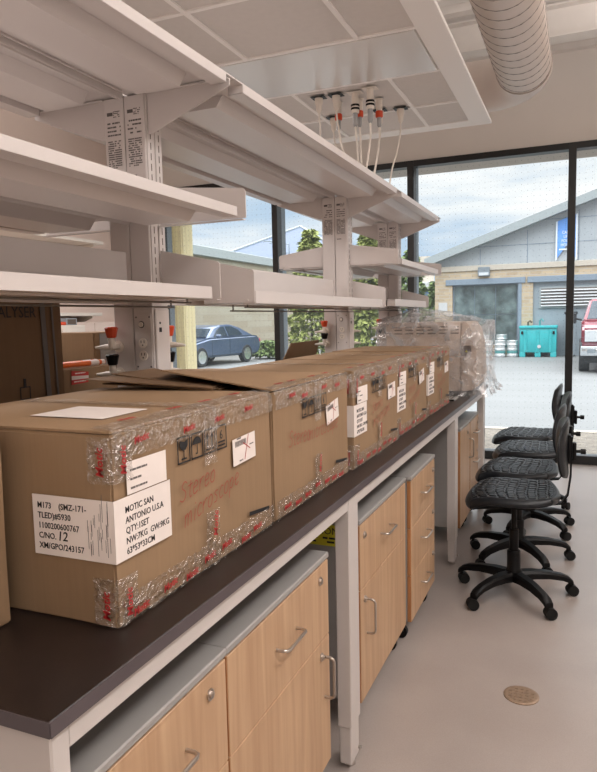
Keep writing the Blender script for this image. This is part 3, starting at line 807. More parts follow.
for s, nm in sides:
    G = 'top shelves'
    shelf('top white metal shelf of the nearest bay, %s of the uprights' % where[s], s, .02, 1.165, TX, 2.133, .029, 'below', G, .03, 1.195, post=.135, ext=(0, .055))
    shelf('top white metal shelf of the long middle bay, %s of the uprights' % where[s], s, 1.27, 3.155, TX, 2.133, .029, 'below', G, None, 3.185, post=.135, ext=(.045, .055))
    shelf('top white metal shelf of the window bay, %s of the uprights' % where[s], s, 3.265, 4.36, TX, 2.133, .029, 'below', G, None, 4.43, post=.135, ext=(.05, .10))
    G = 'middle shelves'
    shelf('middle white metal shelf of the nearest bay, %s of the uprights' % where[s], s, .02, 1.175, TX + .018, 1.744, .028, 'above', G, .025, 1.24, tip=.095, post=.125)
    shelf('middle white metal shelf of the window bay, %s of the uprights' % where[s], s, 3.265, 4.36, TX, 1.742, .034, 'above', G, 3.2, 4.5, tip=.085, post=.125)
    G = 'lowest shelves'
    if s > 0:
        shelf('lowest white shelf of the nearest bay, aisle side, behind the nearest two cartons', s, .02, 1.175, LX + .012, 1.500, .037, 'above', G, None, 1.235, tip=.12, post=.165, rods=True)
        shelf('lowest white shelf of the long middle bay, aisle side, above the cartons', s, 1.50, 3.155, LX, 1.490, .045, 'above', G, 1.50, 3.24, tip=.12, post=.165, rods=True)
        shelf('lowest white shelf of the window bay, aisle side, above the bagged instrument', s, 3.45, 4.36, LX, 1.500, .045, 'above', G, None, 4.46, tip=.085, post=.14, rods=True)
# upstands between the two sides of the lowest shelves
for (a, b, lab) in ((.03, 1.155, 'plain grey-white upstand panel standing at the back of the nearest lowest shelf'), (1.29, 3.12, 'plain grey-white upstand panel standing at the back of the middle lowest shelf'), (3.28, 4.35, 'plain grey-white upstand panel standing at the back of the window-end lowest shelf')):
    bm = B(); box(bm, (XC - .003, a, 1.49), (XC + .003, b, 1.658), .001); tag(obj('shelf_upstand', bm, 'shelf'), lab, 'panel', 'upstands of the lowest shelves')
# ------------------------------------------------------------------ cartons
BT = .9005
def crumple_strip(name, pts_a, pts_b, parent, mat='tape', nu=40, nv=4, amp=.0022, seed=0, off=Vector((0, 0, 0))):
    """thin crinkled film between polyline a (list of points) and b, both of equal count; follows folds"""
    bm = B(); rows = []; rnd = random.Random(seed)
    A = [Vector(p) for p in pts_a]; Bp = [Vector(p) for p in pts_b]
    for i in range(len(A)):
        row = []
        for k in range(nu + 1):
            t = k / nu; row.append(A[i].lerp(Bp[i], t))
        rows.append(row)
    grid = []
    for i, row in enumerate(rows):
        g = []
        for k, p in enumerate(row):
            q = Vector((p.x * 37 + seed, p.y * 37, p.z * 37)); d = noise.noise(q) * amp + noise.noise(q * 2.7) * amp * .6
            g.append((p, d))
        grid.append(g)
    # normals from neighbours
    V = []
    n = len(grid); m = len(grid[0])
    for i in range(n):
        r_ = []
        for k in range(m):
            pu = grid[i][min(k + 1, m - 1)][0] - grid[i][max(k - 1, 0)][0]; pv = grid[min(i + 1, n - 1)][k][0] - grid[max(i - 1, 0)][k][0]
            nn = pu.cross(pv).normalized(); p, d = grid[i][k]
            if nn.dot(off) < 0: nn = -nn
            edge = rnd.uniform(-.0022, .0022) if i in (0, n - 1) else 0
            r_.append(bm.verts.new(p + nn * (abs(d) + .0012) + pv.normalized() * edge))
        V.append(r_)
    for i in range(n - 1):
        for k in range(m - 1): bm.faces.new((V[i][k], V[i][k + 1], V[i + 1][k + 1], V[i + 1][k]))
    return obj(name, bm, mat, parent, True)

def fold_pts(pts, n):
    """resample a polyline to n points"""
    pts = [Vector(p) for p in pts]; L = [0]
    for i in range(len(pts) - 1): L.append(L[-1] + (pts[i + 1] - pts[i]).length)
    out_ = []
    for j in range(n):
        d = L[-1] * j / (n - 1)
        for i in range(len(pts) - 1):
            if d <= L[i + 1] + 1e-9:
                out_.append(pts[i].lerp(pts[i + 1], (d - L[i]) / max(1e-9, L[i + 1] - L[i]))); break
    return out_

def carton_body(dx, dy, h, seed, mat, parent, bulge=.004):
    bm = B(); r = bmesh.ops.create_cube(bm, size=1, matrix=Matrix.Translation((-dx / 2, dy / 2, h / 2)) @ Matrix.Diagonal((dx, dy, h, 1)))
    bmesh.ops.bevel(bm, geom=list(bm.edges), offset=.004, segments=2, affect='EDGES')
    bmesh.ops.subdivide_edges(bm, edges=[e for e in bm.edges if e.calc_length() > .1], cuts=9, use_grid_fill=True)
    for v in bm.verts:
        q = v.co * 5 + Vector((seed * 3.1, 0, 0)); v.co.x += noise.noise(q) * bulge * (1 if v.co.x > -.01 or v.co.x < -dx + .01 else 0)
        v.co.z -= abs(noise.noise(q + Vector((9, 2, 1)))) * bulge * .8 * (1 if v.co.z > h - .01 else 0)
        v.co.y += noise.noise(q + Vector((2, 7, 4))) * bulge * .6 * (1 if v.co.y < .01 else 0)
    return obj('carton', bm, mat, parent, True)

def icons(parent, y0, z0, s, tapeover=True):
    """handling marks on the aisle face: glass, umbrella, this-way-up, stack limit"""
    bm = B(); X = .0052; g = s * 1.09; t = s * .07
    def rect(y, z, w, h): box(bm, (X, y, z), (X + .0005, y + w, z + h))
    def poly(pts): prism(bm, pts, 'X', X, X + .0005)
    H = s * 1.18
    for i in range(4):
        y = y0 + i * g
        rect(y, z0, s, t); rect(y, z0 + H - t, s, t); rect(y, z0, t, H); rect(y + s - t, z0, t, H)
        c = y + s / 2
        if i == 0:
            poly([(c - s * .33, z0 + H * .86), (c - s * .30, z0 + H * .62), (c - s * .12, z0 + H * .48), (c + s * .12, z0 + H * .48), (c + s * .30, z0 + H * .62), (c + s * .33, z0 + H * .86), (c + .05 * s, z0 + H * .78)])
            rect(c - s * .03, z0 + H * .18, s * .06, H * .32); rect(c - s * .2, z0 + H * .13, s * .4, H * .06)
        if i == 1:
            poly([(c + s * .36 * math.cos(a), z0 + H * .55 + s * .34 * math.sin(a)) for a in [PI * k / 8 for k in range(9)]])
            rect(c - s * .02, z0 + H * .2, s * .04, H * .36); rect(c - s * .14, z0 + H * .17, s * .16, H * .05)
        if i == 2:
            for d in (-.2, .2):
                q = c + d * s; rect(q - s * .05, z0 + H * .24, s * .1, H * .4)
                poly([(q - s * .15, z0 + H * .62), (q + s * .15, z0 + H * .62), (q, z0 + H * .86)])
            rect(c - s * .34, z0 + H * .15, s * .68, H * .06)
        if i == 3:
            text(bm, '6', s * .62, (X, c - s * .17, z0 + H * .42), (0, 1, 0), (0, 0, 1), .0005)
            rect(c - s * .34, z0 + H * .28, s * .68, H * .06); rect(c - s * .34, z0 + H * .14, s * .68, H * .06)
    return obj('handling_marks', bm, 'ink', parent, label='black handling marks of glass, umbrella, arrows and 6')

BRAND = 'Motic'
def tape_text(parent, strip, rnd, along, count):
    pass

def carton(y0, label, seed, dy=.63, dx=.53, h=.342, xf=-.085, big=False, writing='two', raised=False, icon_y=.20, label_side=True, rz=0.):
    t = thing('shipping_carton', label, 'box', (xf, y0, BT), 'microscope cartons in a row on the bench', rz=rz)
    rnd = random.Random(seed)
    c = carton_body(dx, dy, h, seed, 'card', t)
    # top flaps meeting in a seam that runs across
    ym = dy * .5
    if not raised:
        for (a, b) in ((.004, ym - .0015), (ym + .0015, dy - .004)):
            bm = B(); slab(bm, (-dx + .003, a, h + .0005), (-.003, a, h + .0005), (-.003, b, h + .0005), (-dx + .003, b, h + .0005), .0045)
            obj('flap', bm, 'card2', t)
    # top edge tape folded over the aisle edge
    fp = fold_pts([(-.05, 0, h + .007), (-.002, 0, h + .007), (.005, 0, h), (.005, 0, h - .045)], 9)
    e1 = crumple_strip('edge_tape', [p + Vector((0, .004, 0)) for p in fp], [p + Vector((0, dy - .004, 0)) for p in fp], t, nu=70, amp=.0035, seed=seed, off=Vector((1, 0, 1)))
    def red(par, *a):
        bm = B(); text(bm, BRAND, *a, shear=.2, bold=.012); obj('red_tape_print', bm, 'tapered', par, label='red tape lettering')
    for k in range(4):
        yy = .05 + k * (dy - .1) / 4 + rnd.uniform(0, .04)
        red(e1, .019, (.0095, yy, h - .030 + rnd.uniform(-.006, .006)), (0, 1, .12), (0, -.12, 1))
        red(e1, .019, (-.040, yy + .03, h + .0105), (0, 1, 0), (-1, 0, 0))
    # bottom edge tape
    fp = fold_pts([(.005, 0, .055), (.005, 0, .004)], 6)
    e2 = crumple_strip('edge_tape', [p + Vector((0, .004, 0)) for p in fp], [p + Vector((0, dy - .004, 0)) for p in fp], t, nu=70, amp=.0035, seed=seed + 11, off=Vector((1, 0, 0)))
    for k in range(7):
        yy = .03 + k * (dy - .08) / 7 + rnd.uniform(0, .02)
        red(e2, .020, (.0095, yy, .014 + rnd.uniform(-.004, .012)), (0, 1, .1), (0, -.1, 1))
    # seam tape ends hanging over the middle of the face, top and bottom
    fp = fold_pts([(-.16, 0, h + .008), (0, 0, h + .008), (.0075, 0, h - .001), (.0075, 0, h - .115)], 16)
    crumple_strip('seam_tape', [p + Vector((0, ym - .026, 0)) for p in fp], [p + Vector((0, ym + .026, 0)) for p in fp], t, nu=10, amp=.005, seed=seed + 5, off=Vector((1, 0, 1)))
    fp = fold_pts([(.0075, 0, .125), (.0075, 0, .005)], 10)
    e3 = crumple_strip('seam_tape', [p + Vector((0, ym - .028, 0)) for p in fp], [p + Vector((0, ym + .028, 0)) for p in fp], t, nu=10, amp=.004, seed=seed + 6, off=Vector((1, 0, 0)))
    red(e3, .024, (.012, ym + .012, .066), (0, .1, 1), (0, -1, .1))
    # long seam tape across the top
    if not raised:
        bm = B()
        crumple_strip('seam_tape', [(-dx + .02, ym - .028, h + .0068), (-dx + .02, ym, h + .0068), (-dx + .02, ym + .028, h + .0068)], [(-.15, ym - .028, h + .0068), (-.15, ym, h + .0068), (-.15, ym + .028, h + .0068)], t, nu=30, amp=.002, seed=seed + 8, off=Vector((0, 0, 1)))
        bm.free()
        if big: bm = B(); box(bm, (-.285, .112, h + .0068), (-.105, .255, h + .0074)); obj('top_label', bm, 'white', t, label='white paper label on top')
    # near vertical corner tape
    if not raised:
        fp = fold_pts([(-.045, -.0035, 0), (-.001, -.0035, 0), (.0055, .002, 0), (.0055, .05, 0)], 9)
        for z0, z1 in ((h - .085, h - .004), (.004, .09)):
            e4 = crumple_strip('corner_tape', [p + Vector((0, 0, z0)) for p in fp], [p + Vector((0, 0, z1)) for p in fp], t, nu=14, amp=.003, seed=seed + int(z0 * 99), off=Vector((1, -1, 0)))
            zz = z0 + .012
            red(e4, .022, (-.010, -.0072, zz), (0, 0, 1), (-1, 0, 0)); red(e4, .022, (.0095, .030, zz), (0, 0, 1), (0, -1, 0))
    icons(t, icon_y, h - .093, .046)
    # shipping label on the face, wrapping the near corner when big
    if label_side:
        w = .165 if big else .145; z0, z1 = .118, .228
        bm = B(); box(bm, (.0048, .0, z0), (.0054, w, z1))
        wrap = .175 if big else .03
        box(bm, (-wrap, -.0036, z0), (.0048, -.0030, z1)); box(bm, (.0044, -.0036, z0), (.0054, .0, z1))
        lab = obj('shipping_label', bm, 'white', t, label='white printed shipping label wrapped round the corner')
        bm = B(); X = .0055
        lines = ['MOTIC SAN', 'ANTONIO U.S.A', 'QTY:1SET', 'NW:7KG  GW:9KG', '63*53*33CM']
        for k, ln in enumerate(lines):
            text(bm, ln, .0165, (X, .026, z1 - .028 - k * .0185), (0, 1, 0), (0, 0, 1), .0004, bold=.012, width=.95)
        obj('lettering', bm, 'ink', lab); bm = B()
        if big:
            for k, ln in enumerate(['M173    (SMZ-171-', 'TLED)#5930', '1100200600767', 'C/NO.', 'XM/GPO/243157']):
                text(bm, ln, .0155, (-.164, -.0037, z1 - .024 - k * .0185), (1, 0, 0), (0, 0, 1), .0004, bold=.012, width=.92)
            text(bm, '12', .024, (-.122, -.0037, z1 - .024 - 3.05 * .0185), (1, 0, 0), (0, 0, 1), .0004, shear=.15, bold=.01)
        if big: obj('lettering', bm, 'ink', lab)
        else: bm.free()
        bm = B()
        if big:
            rr = random.Random(4)
            for k in range(26): 
                xx = -.055 + rr.uniform(0, .05); za = rr.uniform(z0 + .004, z1 - .03); box(bm, (xx, -.0039, za), (xx + .0008, -.0036, za + rr.uniform(.01, .05)))
            obj('scuffs', bm, 'inkgrey', lab)
        else: bm.free()
        # smaller slip above
        zb = z1 + .002; bm = B(); box(bm, (.0048, .035, zb), (.0053, .155, zb + .058)); sl = obj('label_slip', bm, 'white', t, label='white label slip above the shipping label')
        bm = B()
        for k in range(3): printlines(bm, (.0054, .045, zb + .008 + k * .016), (0, 1, 0), (0, 0, 1), .05, .004, 1, rnd, .9)
        obj('print', bm, 'inkgrey', sl)
    # barcode sticker with red cross
    ys = icon_y + .225 if dy > .6 else icon_y + .2; zs = h - .145
    yd = (0, 1, .04) if seed % 2 else (0, 1, .14)
    Yd = Vector(yd).normalized(); Zd = Vector((1, 0, 0)).cross(Yd)
    o = Vector((.0052, ys, zs)); W, H = .112, .062
    bm = B(); slab(bm, o, o + Yd * W, o + Yd * W + Zd * H, o + Zd * H, .0005); st = obj('barcode_sticker', bm, 'white', t, label='white barcode sticker crossed out in red')
    bm = B(); o2 = o + Vector((.0007, 0, 0))
    for k in range(22): 
        a = o2 + Yd * (.012 + k * .0024) + Zd * .042; slab(bm, a, a + Yd * (.0008 + .0008 * (k % 3 == 0)), a + Yd * (.0008 + .0008 * (k % 3 == 0)) + Zd * .013, a + Zd * .013, .0002)
    printlines(bm, o2 + Yd * .012 + Zd * .058, Yd, Zd, .03, .004, 1, rnd, .8); printlines(bm, o2 + Yd * .082 + Zd * .034, Yd, Zd, .02, .003, 1, rnd, .8); printlines(bm, o2 + Yd * .03 + Zd * .005, Yd, Zd, .016, .004, 1, rnd, .8)
    obj('print', bm, 'inkgrey', st)
    bm = B(); o3 = o2 + Vector((.0003, 0, 0))
    def stroke(a, b, w=.0011):
        d = (b - a).normalized(); s = d.cross(Vector((1, 0, 0))) * w; slab(bm, a - s, a + s, b + s, b - s, .0002)
    stroke(o3 + Yd * .055 + Zd * .005, o3 + Yd * .078 + Zd * .062); stroke(o3 + Yd * .05 + Zd * .046, o3 + Yd * .084 + Zd * .026)
    obj('red_cross', bm, 'tapered', st)
    # red marker handwriting
    bm = B()
    if writing == 'two':
        scrawl(bm, 'Stereo', .026, (.006, icon_y + .0, h - .170), (0, 1, .10), (0, .08, 1), .0011)
        scrawl(bm, 'microscope', .026, (.006, icon_y + .012, h - .224), (0, 1, .16), (0, .05, 1), .0011)
    else:
        scrawl(bm, 'Stereo', .029, (.006, icon_y - .10, h - .158), (0, 1, -.03), (0, .05, 1), .0011)
        scrawl(bm, 'microscope', .028, (.006, icon_y + .045, h - .166), (0, 1, .01), (0, .05, 1), .0011)
    obj('handwriting', bm, 'red', t, label='red handwriting reading Stereo microscope')
    # small print near the far bottom corner
    bm = B(); printlines(bm, (.0056, dy - .14, .062), (0, 1, -.12), (0, .12, 1), .11, .010, 1, rnd, .9, False); obj('small_print', bm, 'ink', t)
    return t

carton(.252, 'nearest large carton with a white shipping label wrapped round its near corner', 1, big=True, icon_y=.195)
c2 = carton(.897, 'second carton from the camera, with raised loose top flap and one-line red writing', 2, raised=True, writing='one', icon_y=.185, label_side=False, dy=.60)
carton(1.525, 'third carton from the camera, white label on its near edge, red writing', 3, xf=-.075, icon_y=.215, dy=.615)
carton(2.155, 'fourth carton from the camera, between the labelled third carton and the last one', 4, icon_y=.20, dy=.62)
carton(2.79, 'last carton of the row, standing next to the bagged instrument', 5, icon_y=.23, dy=.63, h=.345)
# raised flap of the second carton
bm = B(); h = .342; slab(bm, (-.003, .0, h + .004), (-.003, .590, h + .005), (-.525, .590, h + .010), (-.36, .03, h + .050), .004)
obj('flap', bm, 'card2', c2, label='raised top flap')
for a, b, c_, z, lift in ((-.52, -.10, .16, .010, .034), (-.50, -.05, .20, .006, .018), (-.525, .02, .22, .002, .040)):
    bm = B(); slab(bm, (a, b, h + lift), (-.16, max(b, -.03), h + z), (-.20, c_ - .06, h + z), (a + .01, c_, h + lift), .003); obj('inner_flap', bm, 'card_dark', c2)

# carton at the left edge of the picture, nearer than the row
t = thing('shipping_carton', 'plain carton at the left edge of the photo, nearest the bench end', 'box', (-.285, -.36, BT))
carton_body(.43, .57, .36, 31, 'card', t); bm = B(); slab(bm, (-.428, .003, .3645), (-.004, .003, .3645), (-.004, .567, .3645), (-.428, .567, .3645), .003); obj('flap', bm, 'card2', t)

# ------------------------------------------------------------------ instrument in a clear bag
ix0, ix1, iy0, iy1, iz0, iz1 = -.585, -.015, 3.80, 4.34, BT + .03, 1.392
t = thing('instrument', 'beige boxy instrument with vent slots, under a clear plastic bag at window end of bench', 'instrument', ((ix0 + ix1) / 2, (iy0 + iy1) / 2, BT), world=True)
bm = B(); box(bm, (ix0, iy0, iz0), (ix1 - .065, iy1 - .02, iz1), .012, 3); obj('cabinet', bm, 'machine', t, True)
bm = B(); pr = [(ix1 - .063, iz0), (ix1 + .02, iz0 + .01), (ix1 + .04, iz0 + .06), (ix1 + .035, iz1 - .2), (ix1 + .005, iz1 - .05), (ix1 - .03, iz1), (ix1 - .063, iz1)]
prism(bm, pr, 'Y', iy0 + .002, iy1 - .02); bmesh.ops.bevel(bm, geom=list(bm.edges), offset=.008, segments=2, affect='EDGES'); obj('front_door', bm, 'machine', t, True)
bm = B(); box(bm, (ix1 - .06, iy0 - .002, 1.165), (ix1 + .005, iy0 + .004, 1.235), .002); p = obj('side_latch', bm, 'slot', t)
bm = B(); cyl(bm, (ix1 - .026, iy0 - .0025, 1.198), (ix1 - .026, iy0 - .004, 1.198), .010, n=3); obj('warning_mark', bm, 'yellow', p, label='yellow warning mark')
for z in (1.335, 1.355, 1.312):
    for k in range(6):
        x = ix0 + .06 + k * .076
        bm = B(); box(bm, (x, iy0 - .001, z), (x + .054, iy0 + .002, z + .010), .002); obj('vent_slot', bm, 'slot', t)
for xx in (ix0 + .05, ix1 - .14):
    for yy in (iy0 + .06, iy1 - .1):
        bm = B(); cyl(bm, (xx, yy, BT + .0005), (xx, yy, iz0 + .001), .02, n=14); obj('foot', bm, 'rubber', t)
# bag: draped, gathered at the top and flared round the bottom
bm = B(); bmesh.ops.create_cube(bm, size=1, matrix=Matrix.Translation(((ix0 + ix1) / 2 + .01, (iy0 + iy1) / 2, (BT + iz1) / 2 + .01)) @ Matrix.Diagonal((ix1 - ix0 + .13, iy1 - iy0 + .04, iz1 - BT + .02, 1)))
bmesh.ops.delete(bm, geom=[fc for fc in bm.faces if fc.normal.z < -.9], context='FACES')
bmesh.ops.subdivide_edges(bm, edges=list(bm.edges), cuts=27, use_grid_fill=True)
cx_, cy_ = (ix0 + ix1) / 2, (iy0 + iy1) / 2
for v in bm.verts:
    p = v.co.copy(); q = p * 7; n1 = noise.noise(q); n2 = noise.noise(q * 2.6 + Vector((5, 1, 2)))
    tz = (p.z - BT) / (iz1 - BT); d = Vector((p.x - cx_, p.y - cy_, 0)); dn = d.normalized() if d.length else Vector((1, 0, 0))
    out_ = abs(n1) * .024 + abs(n2) * .014 + .008
    if p.z < iz1 + .015: v.co += dn * (out_ + max(0, .25 - tz) * .16 * (1 + n2) * (1 if p.x > cx_ or p.y > cy_ else .2))
    if p.z > iz1 + .005:
        e = max(abs(p.x - cx_) / .355, abs(p.y - cy_) / .34)
        pk = math.exp(-((p.x + .40) ** 2 / .018 + (p.y - 4.0) ** 2 / .03)) * .060 + math.exp(-((p.x + .25) ** 2 / .01 + (p.y - 4.15) ** 2 / .02)) * .04
        v.co.z += .012 + n1 * .014 + abs(n2) * .012 + pk - (max(0, e - .8)) * .12 - max(0, p.x - ix1 + .06) * .35
    if p.z > iz1 + .005: v.co.z = min(max(v.co.z, iz1 + .008), 1.485)
    v.co.z = max(v.co.z, BT + .002)
    if v.co.x < XC + .095 and v.co.y > 4.25: v.co.x = XC + .095
tag(obj('plastic_bag', bm, 'bag', smooth=True), 'clear crinkled plastic bag draped over the beige instrument', 'plastic bag')
# dark slotted strip lying on the bench
bm = B(); t = thing('slotted_tray', 'flat dark slotted tray lying on bench between last carton and instrument', 'tray', (-.17, 3.62, BT))
box(bm, (-.10, -.10, .0005), (.10, .06, .012), .002); tr = obj('tray', bm, 'cabgrey', t)
bm = B(); box(bm, (-.098, -.105, .001), (.098, -.1005, .011)); obj('front_strip', bm, 'black', t)
bm = B()
for k in range(8): box(bm, (-.085 + k * .022, -.09, .0122), (-.075 + k * .022, .05, .0128))
obj('slots', bm, 'black', tr)

# ------------------------------------------------------------------ things on the far bench
def plain_box(name, label, lo, hi, mat, cat='box', group=None, bulge=.002):
    t = thing(name, label, cat, (hi[0], lo[1], lo[2]), group)
    dx, dy, h = hi[0] - lo[0], hi[1] - lo[1], hi[2] - lo[2]
    carton_body(dx, dy, h, int(abs(lo[0]) * 100), mat, t, bulge)
    return t
t = plain_box('upright_carton', 'tall dull brown carton on far bench, printed with ALYSER in dark letters', (-1.40, .42, BT), (-.872, 1.015, 1.515), 'card_dark')
XF = .0042
bm = B(); text(bm, 'ALYSER', .047, (XF, .340, .552), (0, 1, 0), (0, 0, 1), .0005, width=.92); obj('lettering', bm, 'ink', t)
for a, b in ((.500, .520), (.545, .553)):
    bm = B(); slab(bm, (XF, a + .02, .002), (XF, b + .02, .002), (XF, b, .60), (XF, a, .60), .0008); obj('packing_strap', bm, 'inkgrey', t, label='grey packing strap')
bm = B()
for a, b, c_, d in ((.405, .345, .445, .348), (.405, .31, .445, .313), (.405, .31, .408, .348), (.442, .31, .445, .348), (.42, .348, .43, .372)):
    box(bm, (XF - .0005, a, b), (XF + .0004, c_, d))
obj('handling_mark', bm, 'ink', t)

t = plain_box('low_carton', 'low open carton on far bench with red and white sticker, under striped tubes', (-1.42, 1.035, BT), (-1.0, 1.44, 1.272), 'card')
bm = B(); slab(bm, (.0032, .147, .317), (.0032, .235, .320), (.0032, .238, .357), (.0032, .150, .366), .0006); st = obj('sticker', bm, 'redsticker', t, label='red and white sticker')
bm = B(); slab(bm, (.0039, .149, .334), (.0039, .236, .334), (.0039, .236, .344), (.0039, .149, .348), .0004)
for k in range(2): printlines(bm, (.0039, .16, .324 + k * .029), (0, 1, 0), (0, 0, 1), .06, .005, 1, random.Random(k), .8)
obj('sticker_print', bm, 'white', st)
bm = B(); slab(bm, (-.415, .0, .375), (-.415, .40, .375), (-.32, .40, .435), (-.32, .0, .435), .003); fl_ = obj('back_flap', bm, 'card2', t)
bm = B(); printlines(bm, (-.36, .1, .414), (0, 1, 0), (.85, 0, .53), .22, .012, 1, random.Random(8), .6); obj('print', bm, 'ink', fl_)
for k, (xx, zz, lab) in enumerate(((-1.035, 1.285, 'front orange tube with white bands lying on the low carton'), (-1.070, 1.285, 'rear orange tube with white bands lying on the low carton'))):
    tt = thing('striped_tube', lab, 'tube', (xx, 1.2, 1.274), 'striped tubes on the low carton', world=True)
    bm = B(); tube(bm, [(xx, .99, zz), (xx, 1.405, zz)], .0095, 14); obj('tube_body', bm, 'orangetube', tt, True)
    for yy, l in ((1.325, .045), (1.385, .018)):
        bm = B(); tube(bm, [(xx, yy, zz), (xx, yy + l, zz)], .0101, 14); obj('white_band', bm, 'white', tt, True)
t = plain_box('taped_carton', 'carton with wide grey tape standing behind the striped tubes on far bench', (-1.44, 1.47, BT), (-1.13, 1.80, 1.395), 'card')
bm = B(); box(bm, (.0025, .03, .36), (.0032, .14, .49)); obj('tape_patch', bm, 'cabgrey', t, label='wide grey tape')
bm = B(); box(bm, (.0033, .115, .372), (.0038, .142, .395)); obj('small_label', bm, 'redsticker', t)
# open carton with a raised flap, farther along the far bench
t = plain_box('open_carton', 'open carton with a raised brown flap on far bench, left of the middle upright', (-1.40, 2.88, BT), (-1.0, 3.5, 1.10), 'card')
bm = B(); slab(bm, (.0, .0, .203), (.0, .61, .203), (.05, .58, .392), (.05, .12, .388), .004); obj('raised_flap', bm, 'card2', t)

# ------------------------------------------------------------------ drop cords hanging from the ceiling
ps = [(-.878, 3.357, 'w'), (-.765, 3.359, 'w'), (-.647, 3.372, 'k'), (-.542, 3.338, 'k'), (-.472, 3.797, 'w'), (-.936, 3.785, 'w'), (-.80, 3.50, 'o'), (-.66, 3.50, 'o'), (-.55, 3.56, 'o'), (-.605, 3.774, 'w')]
nm = {'w': 'white-bodied', 'k': 'black-ringed', 'o': 'orange-collared'}
where_c = ['front row, leftmost', 'front row, second from left', 'front row, third from left', 'front row, rightmost', 'back row, rightmost, hanging apart nearest the window corner', 'back row, leftmost', 'left one of its kind', 'middle one of its kind', 'right one of its kind', 'back row, second from right']
for k, (x, y, kind) in enumerate(ps):
    t = thing('drop_cord', '%s drop cord plugged into ceiling, %s' % (nm[kind], where_c[k]), 'cord', (x, y, CZ), 'drop cords from the ceiling', world=True)
    rnd = random.Random(k + 40)
    zt = CZ - .0045
    if kind != 'o':
        bm = B(); box(bm, (x - .045, y - .034, zt - .004), (x + .045, y + .034, zt), .002); obj('ceiling_plate', bm, 'black' if kind == 'w' else 'ivory', t)
    else:
        bm = B(); cyl(bm, (x, y, zt - .004), (x, y, zt), .03, n=20); obj('ceiling_plate', bm, 'ivory', t)
    bm = B(); lathe(bm, [(.020, zt - .045), (.025, zt - .035), (.025, zt - .005)], c=(x, y, 0), n=16) if kind == 'w' else lathe(bm, [(.016, zt - .07), (.021, zt - .055), (.021, zt - .005)], c=(x, y, 0), n=16)
    obj('receptacle', bm, 'ivory', t, True)
    zz = zt - .045 if kind == 'w' else zt - .07
    bm = B()
    if kind == 'w': lathe(bm, [(.007, zz - .05), (.017, zz - .033), (.0195, zz)], c=(x, y, 0), n=16); obj('plug', bm, 'ivory', t, True); z2 = zz - .05
    elif kind == 'o':
        lathe(bm, [(.019, zz - .04), (.0235, zz - .035), (.0235, zz - .005), (.019, zz)], c=(x, y, 0), n=18); obj('collar', bm, 'orange', t, True, label='orange collar')
        bm = B(); lathe(bm, [(.008, zz - .10), (.013, zz - .088), (.014, zz - .04)], c=(x, y, 0), n=14); obj('plug', bm, 'brass', t, True); z2 = zz - .10
    else:
        lathe(bm, [(.022, zz - .05), (.024, zz - .046), (.024, zz)], c=(x, y, 0), n=16); obj('plug', bm, 'ivory', t, True)
        bm = B()
        for q in (.0, .02): lathe(bm, [(.026, zz - q - .012), (.027, zz - q - .01), (.027, zz - q - .002), (.026, zz - q)], c=(x, y, 0), n=16)
        obj('ring', bm, 'black', t, True)
        bm = B(); lathe(bm, [(.010, zz - .13), (.016, zz - .115), (.016, zz - .05)], c=(x, y, 0), n=14); obj('strain_relief', bm, 'brass', t, True); z2 = zz - .13
    # cable sagging down behind the top shelf
    ex, ey = x * .45 - .33 + rnd.uniform(-.015, .015), y * .6 + 1.36 + rnd.uniform(-.01, .01)
    if k == 0: ex, ey = x + .02, y + .01
    if k == 4: ex, ey = -.46, 3.46
    zbot = 2.175; pts = []
    for i in range(15):
        s = i / 14; sm = s * s * (3 - 2 * s)
        pts.append((x + (ex - x) * sm + math.sin(s * PI * 2) * rnd.uniform(.0, .006), y + (ey - y) * sm, z2 + .004 + (zbot - z2) * s))
    bm = B(); tube(bm, pts, .006 if kind != 'w' else .0052, 8); obj('cable', bm, 'ivory', t, True)

